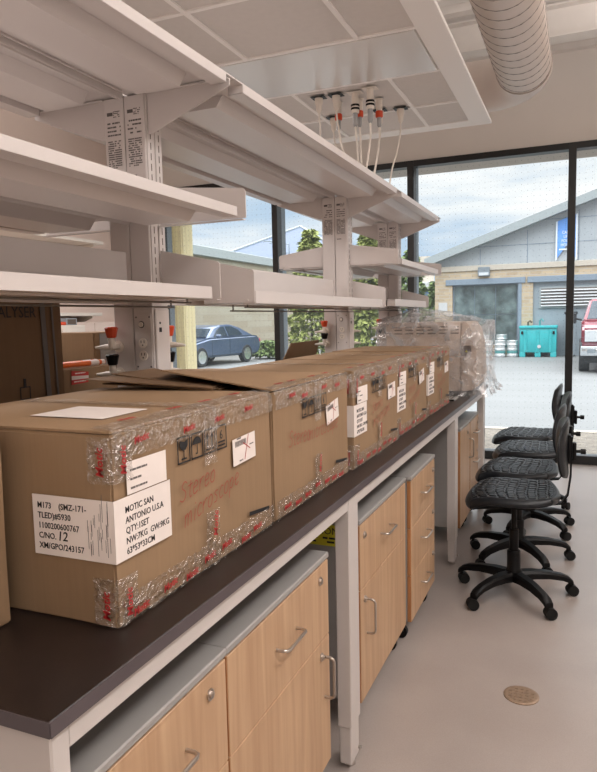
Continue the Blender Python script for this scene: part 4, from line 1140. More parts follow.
# ------------------------------------------------------------------ lab stools
def stool_proto():
    t = thing('lab_stool', 'x', 'stool', (0, 0, 0), 'black lab stools beside the bench')
    # star base
    bm = B(); lathe(bm, [(.030, .085), (.046, .09), (.048, .125), (.034, .15), (.034, .24), (.030, .245)], n=24); obj('hub', bm, 'black', t, True)
    cast0 = None
    for k in range(5):
        a = 2 * PI * k / 5 + .30; d = Vector((math.cos(a), math.sin(a), 0)); s = Vector((-d.y, d.x, 0))
        bm = B(); rows = []
        prof = [(.03, .112, .034, .024), (.10, .117, .031, .021), (.18, .113, .027, .018), (.25, .100, .024, .016), (.285, .086, .023, .015), (.304, .070, .021, .013)]
        for (rr, z, w, hh) in prof:
            rows.append([bm.verts.new(d * rr + s * (w * cx2) + Vector((0, 0, z + hh * cz2))) for cx2, cz2 in ((-1, -1), (1, -1), (1, .4), (.6, 1), (-.6, 1), (-1, .4))])
        for i in range(len(rows) - 1):
            for q in range(6): bm.faces.new((rows[i][q], rows[i][(q + 1) % 6], rows[i + 1][(q + 1) % 6], rows[i + 1][q]))
        bm.faces.new(rows[0][::-1]); bm.faces.new(rows[-1]); bmesh.ops.recalc_face_normals(bm, faces=list(bm.faces))
        leg = obj('leg', bm, 'black', t, True)
        # twin-wheel caster
        ca = a + (k * 1.9); e = Vector((math.cos(ca), math.sin(ca), 0)); sd = Vector((-e.y, e.x, 0)); c = d * .292 + e * .012
        bm = B()
        for g in (-1, 1): cyl(bm, c + sd * (g * .006) + Vector((0, 0, .0265)), c + sd * (g * .024) + Vector((0, 0, .0285)), .028, n=20)
        cyl(bm, d * .292 + Vector((0, 0, .03)), d * .292 + Vector((0, 0, .066)), .009, n=10)
        hood = [(c + e * (.029 * math.cos(th)) + Vector((0, 0, .0265 + .029 * math.sin(th)))) for th in [PI * q / 8 for q in range(9)]]
        va = [bm.verts.new(p - sd * .02) for p in hood]; vb = [bm.verts.new(p + sd * .02) for p in hood]
        for q in range(8): bm.faces.new((va[q], vb[q], vb[q + 1], va[q + 1]))
        obj('caster', bm, 'rubber', leg, True)
    bm = B(); cyl(bm, (0, 0, .24), (0, 0, .488), .0145, n=18); cyl(bm, (0, 0, .235), (0, 0, .36), .024, n=18); obj('gas_column', bm, 'black', t, True)
    zs = .528
    bm = B(); box(bm, (-.09, -.08, zs - .045), (.10, .08, zs - .012), .006); tube(bm, [(.02, .08, zs - .03), (.02, .17, zs - .035), (.03, .21, zs - .04)], .006, 8); obj('mechanism', bm, 'black', t, True)
    # seat: cupped polyurethane with raised block tread
    n = 72; bm = B(); rx, ry = .232, .24
    def pos(uu, vv):
        # square to rounded square
        k = .62
        x = uu * math.sqrt(1 - k * vv * vv / 2); y = vv * math.sqrt(1 - k * uu * uu / 2)
        x = x * rx - .012; y *= ry
        R2 = max(abs(uu), abs(vv))
        z = zs + .042 + .010 * (abs(vv) ** 2.2) - .014 * math.exp(-((uu - .25) ** 2 + vv * vv * .6) / .35)
        if uu < -.35: z -= .036 * ((-uu - .35) / .65) ** 2
        if uu > .6: z += .012 * ((uu - .6) / .4) ** 2
        if R2 > .9: z -= .020 * ((R2 - .9) / .1) ** 2
        return x, y, z
    top = []
    for i in range(n + 1):
        row = []
        for j in range(n + 1):
            uu = -1 + 2 * i / n; vv = -1 + 2 * j / n; x, y, z = pos(uu, vv)
            if max(abs(uu), abs(vv)) < .88:
                # radiating rows of short bars
                fa = (uu + 1) * 4.5 + .2 * math.cos(vv * 3); row_i = math.floor(fa); fr = fa - row_i
                fb_ = (vv + 1) * 6.5 + (.5 if row_i % 2 else 0); fr2 = fb_ - math.floor(fb_)
                if .14 < fr < .9 and .2 < fr2 < .88: z += .006
            row.append(bm.verts.new((x, y, z)))
        top.append(row)
    for i in range(n):
        for j in range(n): bm.faces.new((top[i][j], top[i + 1][j], top[i + 1][j + 1], top[i][j + 1]))
    ring = [top[i][0] for i in range(n + 1)] + [top[n][j] for j in range(1, n + 1)] + [top[i][n] for i in range(n - 1, -1, -1)] + [top[0][j] for j in range(n - 1, 0, -1)]
    prev = ring
    for sc, dz in ((1.01, -.010), (1.0, -.020), (.93, -.028)):
        cur = [bm.verts.new((v.co.x * sc, v.co.y * sc, v.co.z + dz)) for v in ring]
        for i in range(len(ring)): bm.faces.new((prev[i], prev[(i + 1) % len(ring)], cur[(i + 1) % len(ring)], cur[i]))
        prev = cur
    bm.faces.new(prev); bmesh.ops.recalc_face_normals(bm, faces=list(bm.faces))
    obj('seat', bm, 'seat', t, True)
    # spine bar and backrest
    bm = B(); pts = [(.05, 0, zs - .02), (.16, 0, zs - .025), (.225, 0, zs - .015), (.256, 0, zs + .03), (.268, 0, zs + .13), (.270, 0, zs + .33)]
    rows = []
    for p in pts: rows.append([bm.verts.new((p[0] + a * .004, p[1] + b * .022, p[2] + a * .0)) for a, b in ((-1, -1), (1, -1), (1, 1), (-1, 1))])
    # thicken along local normal for the horizontal run
    for i, p in enumerate(pts[:3]):
        for q, (a, b) in enumerate(((-1, -1), (1, -1), (1, 1), (-1, 1))): rows[i][q].co = Vector((p[0], b * .022, p[2] - a * .004))
    for i in range(len(rows) - 1):
        for q in range(4): bm.faces.new((rows[i][q], rows[i][(q + 1) % 4], rows[i + 1][(q + 1) % 4], rows[i + 1][q]))
    bm.faces.new(rows[0][::-1]); bm.faces.new(rows[-1]); bmesh.ops.recalc_face_normals(bm, faces=list(bm.faces))
    obj('back_support', bm, 'black', t, False)
    bm = B(); nb = 20; zc = zs + .275; front = []; back = []
    for i in range(nb + 1):
        fr_, br_ = [], []
        for j in range(nb + 1):
            uu = -1 + 2 * i / nb; vv = -1 + 2 * j / nb; k = .72
            y = vv * math.sqrt(1 - k * uu * uu / 2) * .185; z = uu * math.sqrt(1 - k * vv * vv / 2) * .150
            bow = -.035 * (y / .185) ** 2 + .012 * (z / .15) ** 2
            e = max(abs(uu), abs(vv)); th = .015 * (1 - max(0, (e - .7) / .3) ** 3 * .7)
            xb_ = .238 + bow
            fr_.append(bm.verts.new((xb_ - th, y, zc + z))); br_.append(bm.verts.new((xb_ + th * .9, y, zc + z)))
        front.append(fr_); back.append(br_)
    for i in range(nb):
        for j in range(nb):
            bm.faces.new((front[i][j], front[i][j + 1], front[i + 1][j + 1], front[i + 1][j])); bm.faces.new((back[i][j], back[i + 1][j], back[i + 1][j + 1], back[i][j + 1]))
    def loop(g): return [g[i][0] for i in range(nb + 1)] + [g[nb][j] for j in range(1, nb + 1)] + [g[i][nb] for i in range(nb - 1, -1, -1)] + [g[0][j] for j in range(nb - 1, 0, -1)]
    lf, lb = loop(front), loop(back)
    for i in range(len(lf)): bm.faces.new((lf[i], lb[i], lb[(i + 1) % len(lf)], lf[(i + 1) % len(lf)]))
    bmesh.ops.recalc_face_normals(bm, faces=list(bm.faces)); obj('backrest', bm, 'seat', t, True)
    bm = B(); box(bm, (.252, -.03, zs + .20), (.266, .03, zs + .34), .003); box(bm, (.2745, -.02, zs + .21), (.292, .02, zs + .30), .004); p = obj('bracket', bm, 'black', t, True)
    bm = B(); cyl(bm, (.292, 0, zs + .255), (.318, 0, zs + .255), .008, n=10); cyl(bm, (.312, 0, zs + .255), (.336, 0, zs + .255), .014, n=12); obj('knob', bm, 'black', p, True)
    return t
st = stool_proto()
spots = [(.346, 2.895, .05, 0, 'black lab stool nearest the camera, its whole five-arm base in view'), (.322, 3.45, -.04, .04, 'black lab stool second from the camera, just behind the nearest one'), (.345, 4.08, .08, .2, 'black lab stool third from the camera, second from the window'), (.275, 4.66, -.05, .9, 'black lab stool nearest the window, farthest from the camera')]
for k, (x, y, rz, brz, lab) in enumerate(spots):
    if k == 0: st.location = (x, y, FZ); st.rotation_euler = (0, 0, rz); st['label'] = lab
    else:
        c_ = copy_tree(st, (x, y, FZ), rz, lab)
        for ch in c_.children:
            if ch.name.startswith('leg'): ch.rotation_euler = (0, 0, brz)

# ------------------------------------------------------------------ far side of the room, seen between the uprights
def store_shelf(lab, x0, x1, y0, y1, z):
    t = thing('wall_shelf', lab, 'shelf', ((x0 + x1) / 2, (y0 + y1) / 2, z), 'white shelves against the far wall', world=True)
    bm = B(); box(bm, (x0, y0, z), (x1, y1, z + .035), .003); obj('board', bm, 'ivory', t)
    for yy in (y0 + .1, y1 - .1):
        bm = B(); prism(bm, [(x0, z - .002), (x1 - .05, z - .002), (x1 - .05, z - .02), (x0, z - .12)], 'Y', yy - .01, yy + .01); obj('bracket', bm, 'ivory', t)
store_shelf('white shelf on the far pink wall, upper one seen between the shelves', XL + .005, XL + .35, 3.2, 5.42, 2.30)
store_shelf('white shelf on the far pink wall, lower one above the blue-banded cabinet', XL + .005, XL + .35, 3.2, 5.34, 1.515)
t = thing('storage_cabinet', 'white cabinet with a pale blue band standing against the far wall', 'cabinet', (XL + .3, 4.66, FZ), world=True)
bm = B(); box(bm, (XL + .01, 4.50, FZ + .001), (XL + .55, 4.82, 1.42), .006); obj('body', bm, 'ivory', t)
bm = B(); box(bm, (XL + .551, 4.502, 1.245), (XL + .556, 4.818, 1.335)); obj('blue_band', bm, 'blue', t, label='pale blue band')
bm = B(); box(bm, (XL + .551, 4.78, .7), (XL + .565, 4.795, .9)); obj('handle', bm, 'steel', t)
t = thing('grey_box', 'small grey box on top of the blue-banded cabinet', 'box', (XL + .38, 4.68, 1.421), world=True)
bm = B(); box(bm, (XL + .36, 4.60, 1.421), (XL + .5, 4.76, 1.49), .005); obj('body', bm, 'doorgrey', t)
bm = B(); box(bm, (XL + .5001, 4.62, 1.43), (XL + .502, 4.74, 1.48)); obj('front', bm, 'slot', t)
bm = B(); box(bm, (XL + .44, 4.505, 1.421), (XL + .52, 4.585, 1.455), .008); tag(obj('orange_pouch', bm, 'orange'), 'small orange pouch on top of the blue-banded cabinet', 'pouch')
t = thing('tall_cupboard', 'tall pale pink cupboard against the far wall near the windows', 'cupboard', (XL + .25, 5.3, FZ), world=True)
bm = B(); box(bm, (XL + .01, 4.86, FZ + .001), (XL + .30, 6.0, 1.45), .004); obj('body', bm, 'wall_l', t)
for k in range(3):
    bm = B(); box(bm, (XL + .301, 4.87 + k * .376, .05), (XL + .318, 5.24 + k * .376, 1.44), .003); d = obj('door', bm, 'wall_l', t)
    bm = B(); box(bm, (XL + .319, 5.20 + k * .376, .8), (XL + .332, 5.212 + k * .376, 1.0)); obj('handle', bm, 'steel', d)
# ------------------------------------------------------------------ outside
GZ = -.10
bm = B(); box(bm, (-60, YW + .06, GZ - .2), (40, 90, GZ)); struct('ground', bm, 'asphalt')
bm = B(); box(bm, (-9, YW + .22, GZ + .001), (8, 8.45, GZ + .012)); tag(obj('gravel', bm, 'gravel'), 'strip of tan gravel along the outside of the window wall', 'gravel', kind='stuff')
bm = B(); box(bm, (-20, 8.5, GZ), (10, 8.62, GZ + .02), .01); o = struct('kerb', bm, 'stone')
bm = B(); box(bm, (-9.8, 22, GZ + .0005), (-6.0, 30, GZ + .02), .01); tag(obj('lawn', bm, 'grass'), 'small strip of green lawn beside the parked blue car', 'lawn', kind='stuff')

# timber-clad post outside the left window
t = thing('timber_post', 'pale pine board-clad post standing outside the left window', 'post', (-4.21, 6.75, GZ + .0125))
for k in range(4):
    bm = B(); x = -.20 + k * .10; box(bm, (x + .002, -.13, 0), (x + .098, -.10, 3.3), .003); obj('board', bm, 'timber', t)
bm = B(); box(bm, (-.19, -.099, 0), (.19, .13, 3.3)); obj('core', bm, 'timber', t)
for k in range(3):
    bm = B(); y = -.098 + k * .08; box(bm, (.191, y, 0), (.203, y + .077, 3.3), .002); obj('board', bm, 'timber', t)

# --- brewery-like brick building across the yard
YF = 25.5
t = thing('brick_building', 'tan brick building with grey gabled upper wall across the yard', 'building', (1.0, YF + 4, GZ), world=True)
X0, X1, ZBK = -4.6, 8.0, 3.12
wx0, wx1, wz0, wz1 = -3.93, -1.50, .30, 2.62
dx0, dx1, dz1 = -.98, 5.2, 2.62
bm = B()
box(bm, (X0, YF, GZ), (wx0, YF + .4, ZBK)); box(bm, (wx0, YF, GZ), (wx1, YF + .4, wz0)); box(bm, (wx0, YF, wz1), (wx1, YF + .4, ZBK))
box(bm, (wx1, YF, GZ), (dx0, YF + .4, ZBK)); box(bm, (dx0, YF, dz1), (dx1, YF + .4, ZBK)); box(bm, (dx1, YF, GZ), (X1, YF + .4, ZBK))
box(bm, (X0, YF + .4, GZ), (X0 + .4, YF + 9, ZBK)); box(bm, (X1 - .4, YF + .4, GZ), (X1, YF + 9, ZBK))
obj('brick_wall', bm, 'brick', t)
bm = B(); box(bm, (X0 - .05, YF - .05, ZBK), (X1 + .05, YF + .45, ZBK + .2), .01); obj('stone_band', bm, 'stone', t)
sl = .345; zl = 3.50; zr = zl + sl * (X1 - X0)
bm = B(); prism(bm, [(X0, ZBK + .2), (X1, ZBK + .2), (X1, zr), (X0, zl)], 'Y', YF + .1, YF + .35)
obj('gable_wall', bm, 'gable', t)
bm = B()
for x in (-2.9, -1.2, .55, 2.2, 3.8): box(bm, (x - .012, YF + .09, ZBK + .21), (x + .012, YF + .1, zl + sl * (x - X0) - .15))
box(bm, (-3.2, YF + .09, 4.0), (X1 - .1, YF + .1, 4.02)); box(bm, (-.8, YF + .09, 4.85), (X1 - .1, YF + .1, 4.87))
obj('panel_joints', bm, 'lintel', t)
bm = B(); prism(bm, [(X0 - .35, zl - .16), (X1, zr - .04), (X1, zr + .26), (X0 - .35, zl + .14)], 'Y', YF - .35, YF + 9.2); obj('roof', bm, 'roofedge', t)
bm = B(); box(bm, (wx0, YF + .15, wz0), (wx1, YF + .2, wz1)); w = obj('garage_window', bm, 'lintel', t)
bm = B()
for k in range(3):
    a = wx0 + .05 + k * (wx1 - wx0 - .1) / 3
    for q in range(2):
        zz = wz0 + .05 + q * (wz1 - wz0 - .1) / 2
        box(bm, (a + .012, YF + .13, zz + .012), (a + (wx1 - wx0 - .1) / 3 - .012, YF + .149, zz + (wz1 - wz0 - .1) / 2 - .012))
obj('pane', bm, 'darkglass', w)
bm = B(); box(bm, (wx0 - .25, YF - .05, wz1 - .02), (wx1 + .25, YF + .02, wz1 + .2), .01); obj('lintel', bm, 'lintel', t)
bm = B(); box(bm, (wx1 + .0, YF - .02, GZ), (wx1 + .12, YF + .1, wz1 - .03)); obj('downpipe', bm, 'lintel', t)
bm = B(); box(bm, (dx0, YF + .12, GZ), (dx1, YF + .2, dz1)); d = obj('loading_door', bm, 'doorgrey', t)
bm = B(); box(bm, (dx0 - .2, YF - .05, dz1 - .02), (dx1 + .1, YF + .02, dz1 + .2), .01); obj('lintel', bm, 'lintel', t)
lx0, lx1, lz0, lz1 = -.70, 2.1, 1.70, 2.36
bm = B(); box(bm, (lx0 - .06, YF + .06, lz0 - .06), (lx1 + .06, YF + .118, lz1 + .06)); lv = obj('louvre', bm, 'roofedge', t)
bm = B(); box(bm, (lx0, YF + .05, lz0), (lx1, YF + .059, lz1)); obj('louvre_gaps', bm, 'slot', lv)
bm = B()
for k in range(6):
    z = lz0 + .02 + k * .11; slab(bm, (lx0, YF + .05, z + .05), (lx1, YF + .05, z + .05), (lx1, YF - .01, z), (lx0, YF - .01, z), .02)
obj('louvre_slats', bm, 'distantwhite', lv)
bm = B(); box(bm, (-2.95, YF - .16, 2.90), (-2.52, YF - .003, 3.24), .02); l = obj('wall_lamp', bm, 'signgrey', t)
bm = B(); box(bm, (-2.91, YF - .165, 2.93), (-2.56, YF - .155, 3.04)); obj('lens', bm, 'headlight', l)
bm = B(); box(bm, (-4.45, YF - .02, 1.62), (-4.12, YF - .003, 1.95)); tag(obj('wall_sign', bm, 'distantwhite'), 'small white sign on the brick wall left of the dark garage window', 'sign')
# banner
t = thing('wall_banner', 'blue vertical banner with white lettering on the grey gable wall', 'banner', (.13, YF, 3.34), world=True)
bx0, bx1, bz0 = -.23, .50, 3.34
bt = lambda x: zl + sl * (x - X0) - .27
bm = B(); prism(bm, [(bx0 + .06, bz0 + .1), ((bx0 + bx1) / 2, bz0 + .55), (bx1 - .06, bz0 + .1), (bx1 - .06, bt(bx1 - .06)), (bx0 + .06, bt(bx0 + .06))], 'Y', YF + .03, YF + .05); cl_ = obj('cloth', bm, 'bannerblue', t)
for a, b in ((bx0, bx0 + .055), (bx1 - .055, bx1)):
    bm = B(); prism(bm, [(a, bz0), (b, bz0 + .05), (b, bt(b)), (a, bt(a))], 'Y', YF + .02, YF + .055); obj('pale_edge', bm, 'bannerwhite', t)
bm = B()
for k, w in enumerate(('CAMP', 'LIFE', 'FOOD', 'HOUSE')): text(bm, w, .15, ((bx0 + bx1) / 2, YF + .029, 4.30 - k * .15), (1, 0, 0), (0, 0, 1), .004, align='CENTER', bold=.01, width=.8)
box(bm, (bx0 + .12, YF + .026, 3.72), (bx1 - .12, YF + .029, 3.77))
obj('lettering', bm, 'bannerwhite', cl_)

# teal bin
t = thing('bulk_bin', 'turquoise moulded plastic bulk bin in front of the brick building', 'bin', (-.74, 25.0, GZ))
W, D, H = .62, .42, 1.12
bm = B(); box(bm, (-W, -D, .16), (W, D, H - .09), .03, 2); 
for x in (-.42, 0, .42): box(bm, (x - .05, -D - .03, .18), (x + .05, -D + .02, H - .15), .012)
obj('tub', bm, 'teal', t, True)
bm = B(); box(bm, (-W - .03, -D - .04, H - .10), (W + .03, D + .04, H), .025, 2); obj('lid', bm, 'teal', t, True)
for x in (-.52, 0, .52):
    bm = B(); box(bm, (x - .10, -D - .01, 0), (x + .10, D, .17), .015); obj('foot', bm, 'teal', t)
for x in (-.53, .53):
    bm = B(); box(bm, (x - .035, -D - .055, .82), (x + .035, -D - .032, .93), .008); obj('latch', bm, 'black', t)
bm = B(); cyl(bm, (.05, -D - .05, .38), (.05, -D - .02, .38), .06, n=16); obj('drain_plug', bm, 'distantwhite', t)
for k, (x, z, lab, m) in enumerate(((-.36, .18, 'brown tap fitting standing on top of the turquoise bin', 'bark'), (.04, .24, 'green and white spigot standing on top of the turquoise bin', 'kegteal'))):
    bm = B(); tube(bm, [(-.74 + x, 25.0, GZ + H + .001), (-.74 + x, 25.0, GZ + H + z * .7), (-.74 + x + .06, 25.0, GZ + H + z), (-.74 + x + .13, 25.0, GZ + H + z * .6)], .035, 8)
    tag(obj('spigot', bm, m, smooth=True), lab, 'tap')
# kegs
def keg_proto():
    t = thing('beer_keg', 'x', 'keg', (0, 0, 0), 'steel kegs by the garage window')
    R = .205
    bm = B(); lathe(bm, [(R - .02, .0), (R, .02), (R, .10), (R - .012, .12), (R - .012, .24), (R + .004, .26), (R + .004, .29), (R - .012, .31), (R - .012, .42), (R + .004, .44), (R - .02, .52), (.06, .55), (.0, .55)], n=24); obj('barrel', bm, 'keg', t, True)
    bm = B(); lathe(bm, [(R - .03, .50), (R - .008, .51), (R - .008, .59), (R - .022, .60), (R - .03, .59)], n=24); obj('rim', bm, 'keg', t, True)
    bm = B(); lathe(bm, [(R + .002, .14), (R + .003, .22), (R - .01, .23), (R - .011, .13)], n=24); obj('band', bm, 'kegteal', t, True)
    return t
kp = keg_proto()
ks = [(-2.95, 24.74, 'steel keg at the left end of the row by the garage window'), (-2.50, 24.72, 'steel keg second from left in the row by the garage window'), (-2.05, 24.70, 'steel keg third from left in the row by the garage window'), (-1.62, 24.74, 'steel keg at the right end of the row, nearest the turquoise bin'), (-2.70, 25.235, 'steel keg in the back row, left one'), (-2.05, 25.235, 'steel keg in the back row, right one')]
for k, (x, y, lab) in enumerate(ks):
    if k == 0: kp.location = (x, y, GZ + .001); kp['label'] = lab
    else: copy_tree(kp, (x, y, GZ + .001 if k < 4 else GZ + .20), None, lab)
bm = B(); box(bm, (-2.95, 25.02, GZ + .001), (-1.8, 25.46, GZ + .198), .01); tag(obj('keg_pallet', bm, 'timber'), 'low pallet under the back row of kegs', 'pallet')
# dark narrow bin beside the bulk bin
t = thing('wheelie_bin', 'dark narrow bin standing between turquoise bin and the pickup truck', 'bin', (.34, 25.1, GZ))
bm = B(); prism(bm, [(-.15, .06), (.15, .06), (.2, 1.5), (-.2, 1.5)], 'Y', -.25, .25); obj('tub', bm, 'signgrey', t)
bm = B(); box(bm, (-.22, -.27, 1.501), (.22, .27, 1.60), .02); obj('lid', bm, 'tyre', t)
for x in (-.13, .13):
    bm = B(); cyl(bm, (x - .02, .18, .1), (x + .02, .18, .1), .1, n=14); obj('wheel', bm, 'rubber', t)

# --- red pickup seen head-on at the right edge
t = thing('pickup_truck', 'dark red pickup truck facing the windows at the right edge of the photo', 'truck', (1.62, 18.0, GZ))
w = .98
bm = B(); prism(bm, [(-.1, .62), (-.12, 1.12), (.05, 1.22), (1.35, 1.30), (1.35, .50), (1.2, .45), (.0, .48)], 'X', -w + .06, w - .06)   # (y,z)
bmesh.ops.bevel(bm, geom=list(bm.edges), offset=.05, segments=2, affect='EDGES'); obj('hood', bm, 'truckred', t, True)
bm = B(); prism(bm, [(1.33, .48), (1.33, 1.30), (1.42, 1.33), (3.5, 1.32), (3.5, .48)], 'X', -w + .04, w - .04); bmesh.ops.bevel(bm, geom=list(bm.edges), offset=.03, segments=2, affect='EDGES'); obj('cab_body', bm, 'truckred', t, True)
bm = B()
lo = [(-w + .08, 1.42), (w - .08, 1.42), (w - .08, 3.35), (-w + .08, 3.35)]; hi = [(-w + .26, 2.02), (w - .26, 2.02), (w - .26, 3.15), (-w + .26, 3.15)]
v0 = [bm.verts.new((a, b, 1.32)) for a, b in lo]; v1 = [bm.verts.new((a, b, 1.92)) for a, b in hi]
bm.faces.new(v0[::-1]); bm.faces.new(v1)
for i in range(4): bm.faces.new((v0[i], v0[(i + 1) % 4], v1[(i + 1) % 4], v1[i]))
bmesh.ops.bevel(bm, geom=list(bm.edges), offset=.04, segments=2, affect='EDGES'); obj('cab_roof', bm, 'truckred', t, True)
bm = B(); slab(bm, (-w + .18, 1.47, 1.37), (w - .18, 1.47, 1.37), (w - .31, 1.965, 1.86), (-w + .31, 1.965, 1.86), .012); obj('windscreen', bm, 'carglass', t)
for s in (-1, 1):
    bm = B(); pts = [(s * (w - .075), 1.62, 1.37), (s * (w - .075), 3.2, 1.37), (s * (w - .232), 3.05, 1.86), (s * (w - .232), 2.1, 1.86)]
    if s > 0: pts = pts[::-1]
    slab(bm, *[Vector(p) + Vector((s * .012, 0, 0)) for p in pts], .01); obj('side_window', bm, 'carglass', t)
    bm = B(); box(bm, (s * (w - .36) - .24, -.155, .80), (s * (w - .36) + .24, -.115, 1.10), .012); obj('headlight', bm, 'headlight', t)
    bm = B(); tube(bm, [(s * (w - .05), 1.55, 1.35), (s * (w + .1), 1.53, 1.38)], .03, 8); box(bm, (s * (w + .20) - .11, 1.49, 1.25), (s * (w + .20) + .11, 1.57, 1.55), .03); obj('mirror', bm, 'tyre', t)
    for y in (.55, 3.9):
        bm = B(); lathe(bm, [(.2, -.13), (.36, -.13), (.38, -.10), (.38, .10), (.36, .13), (.2, .13)], n=28, mat=Matrix.Translation((s * (w - .12), y, .381)) @ Matrix.Rotation(PI / 2, 4, 'Y')); wh = obj('wheel', bm, 'tyre', t, True)
        bm = B(); lathe(bm, [(.0, -.10), (.21, -.10), (.21, .10), (.0, .10)], n=20, mat=Matrix.Translation((s * (w - .12), y, .381)) @ Matrix.Rotation(PI / 2, 4, 'Y')); obj('hub', bm, 'chrome', wh, True)
bm = B(); box(bm, (-w + .62, -.15, .76), (w - .62, -.118, 1.10), .01); g = obj('grille', bm, 'chrome', t)
bm = B()
for k in range(4): box(bm, (-w + .66, -.156, .79 + k * .075), (w - .66, -.151, .84 + k * .075))
obj('grille_slots', bm, 'tyre', g)
bm = B(); box(bm, (-w + .02, -.26, .44), (w - .02, -.13, .70), .04, 2); bp = obj('bumper', bm, 'chrome', t, True)
bm = B(); 
for s in (-1, 1): box(bm, (s * .7 - .1, -.268, .52), (s * .7 + .1, -.262, .62), .01)
obj('fog_lamp', bm, 'signgrey', bp)
bm = B(); box(bm, (-w + .14, -.1, .26), (w - .14, .4, .435)); obj('underbody', bm, 'tyre', t)
bm = B(); box(bm, (-w + .05, 3.52, .5), (w - .05, 5.3, 1.3), .03); obj('cargo_bed', bm, 'truckred', t, True)

# --- blue sedan seen through the left window
t = thing('sedan_car', 'blue-grey sedan parked outside beside the block wall, seen through the left window', 'car', (-11.72, 19.9, GZ), rz=math.radians(-6))
hw = .90
side = [(-2.1, .30), (-2.28, .45), (-2.30, .62), (-2.15, .74), (-1.2, .90), (-.85, .96), (1.35, .98), (2.1, .98), (2.3, .92), (2.36, .62), (2.28, .38), (2.1, .28)]
bm = B(); prism(bm, side, 'X', -hw, hw); bmesh.ops.bevel(bm, geom=list(bm.edges), offset=.07, segments=3, affect='EDGES', clamp_overlap=True); obj('car_body', bm, 'carblue', t, True)
bm = B()
low = [(-.95, .94), (-.15, .95), (.9, .96), (1.95, .97)]; top = [(-.30, 1.28), (.12, 1.39), (.75, 1.40), (1.30, 1.29)]
ys = []
def sect(y, zl_, zt_, wl, wt): return [bm.verts.new((-wl, y, zl_)), bm.verts.new((wl, y, zl_))]
v0 = [bm.verts.new((s * .84, y, z)) for s in (-1,) for y, z in low] ; v1 = [bm.verts.new((-.62, y, z)) for y, z in top]
v2 = [bm.verts.new((.62, y, z)) for y, z in top]; v3 = [bm.verts.new((.84, y, z)) for y, z in low]
for A, C_ in ((v0, v1), (v1, v2), (v2, v3), (v3, v0)):
    for i in range(3): bm.faces.new((A[i], A[i + 1], C_[i + 1], C_[i]))
bm.faces.new((v0[0], v1[0], v2[0], v3[0])); bm.faces.new((v0[3], v3[3], v2[3], v1[3]))
bmesh.ops.recalc_face_normals(bm, faces=list(bm.faces)); bmesh.ops.bevel(bm, geom=list(bm.edges), offset=.03, segments=2, affect='EDGES', clamp_overlap=True)
obj('cabin', bm, 'carblue', t, True)
def sidep(y, z, s=1):  # point on cabin flank
    return Vector((s * (.84 - .22 * (z - .95) / .43 + .012), y, z))
for s in (-1, 1):
    for pts in (((-.55, 1.0), (.28, 1.0), (.28, 1.33), (.10, 1.33), (-.22, 1.22)), ((.36, 1.0), (1.25, 1.02), (1.10, 1.20), (.75, 1.33), (.36, 1.34))):
        bm = B(); vv = [bm.verts.new(sidep(y, z, s)) for y, z in pts]; v_ = [bm.verts.new(sidep(y, z, s) + Vector((s * .008, 0, 0))) for y, z in pts]
        bm.faces.new(v_); bm.faces.new(vv[::-1])
        for i in range(len(vv)): bm.faces.new((vv[i], vv[(i + 1) % len(vv)], v_[(i + 1) % len(vv)], v_[i]))
        bmesh.ops.recalc_face_normals(bm, faces=list(bm.faces)); obj('side_window', bm, 'carglass', t)
    bm = B(); box(bm, (s * 1.0 - .09, -.55, .95), (s * 1.0 + .09, -.43, 1.07), .03); obj('mirror', bm, 'carblue', t, True)
    bm = B(); box(bm, (s * .68 - .2, 2.22, .72), (s * .68 + .215, 2.345, .86), .02); obj('tail_light', bm, 'taillight', t)
    bm = B(); box(bm, (s * .66 - .18, -2.27, .58), (s * .66 + .2, -2.12, .70), .02); obj('headlight', bm, 'headlight', t)
    bm = B(); box(bm, (s * .902 - .002, .31, .35), (s * .902 + .002, .318, .95)); box(bm, (s * .902 - .002, -.75, .35), (s * .902 + .002, -.742, .9)); obj('door_gap', bm, 'tyre', t)
    for y in (-1.36, 1.38):
        bm = B(); lathe(bm, [(.2, -.1), (.31, -.1), (.325, -.08), (.325, .08), (.31, .1), (.2, .1)], n=28, mat=Matrix.Translation((s * .83, y, .326)) @ Matrix.Rotation(PI / 2, 4, 'Y')); wh = obj('wheel', bm, 'tyre', t, True)
        bm = B(); lathe(bm, [(.0, -.106), (.22, -.106), (.22, .106), (.0, .106)], n=20, mat=Matrix.Translation((s * .83, y, .326)) @ Matrix.Rotation(PI / 2, 4, 'Y')); obj('hub', bm, 'chrome', wh, True)
        
bm = B(); slab(bm, (-.74, -.905, .985), (.74, -.905, .985), (.56, -.34, 1.27), (-.56, -.34, 1.27), .012); obj('windscreen', bm, 'carglass', t)

# --- block wall behind the car
t = thing('block_wall_building', 'long pale block wall with grey flat parapet behind the parked blue car', 'building', (-14.2, 30, GZ), world=True)
bm = B(); box(bm, (-24, 12, GZ), (-14.0, 46, 4.15)); obj('block_wall', bm, 'brick_l', t)
bm = B(); box(bm, (-24.1, 11.9, 4.15), (-13.85, 46.1, 4.55), .02); obj('parapet', bm, 'roofedge', t)
bm = B(); box(bm, (-19, 24, 4.551), (-17.2, 28, 5.2), .02); obj('roof_unit', bm, 'lintel', t)
bm = B()
for y in (33, 33.8): tube(bm, [(-14.4, y, 4.5), (-14.4, y, 5.6), (-15.2, y, 5.75), (-15.6, y, 5.75)], .03, 6)
tube(bm, [(-14.4, 33, 5.1), (-14.4, 33.8, 5.1)], .025, 6); obj('roof_ladder', bm, 'signgrey', t)
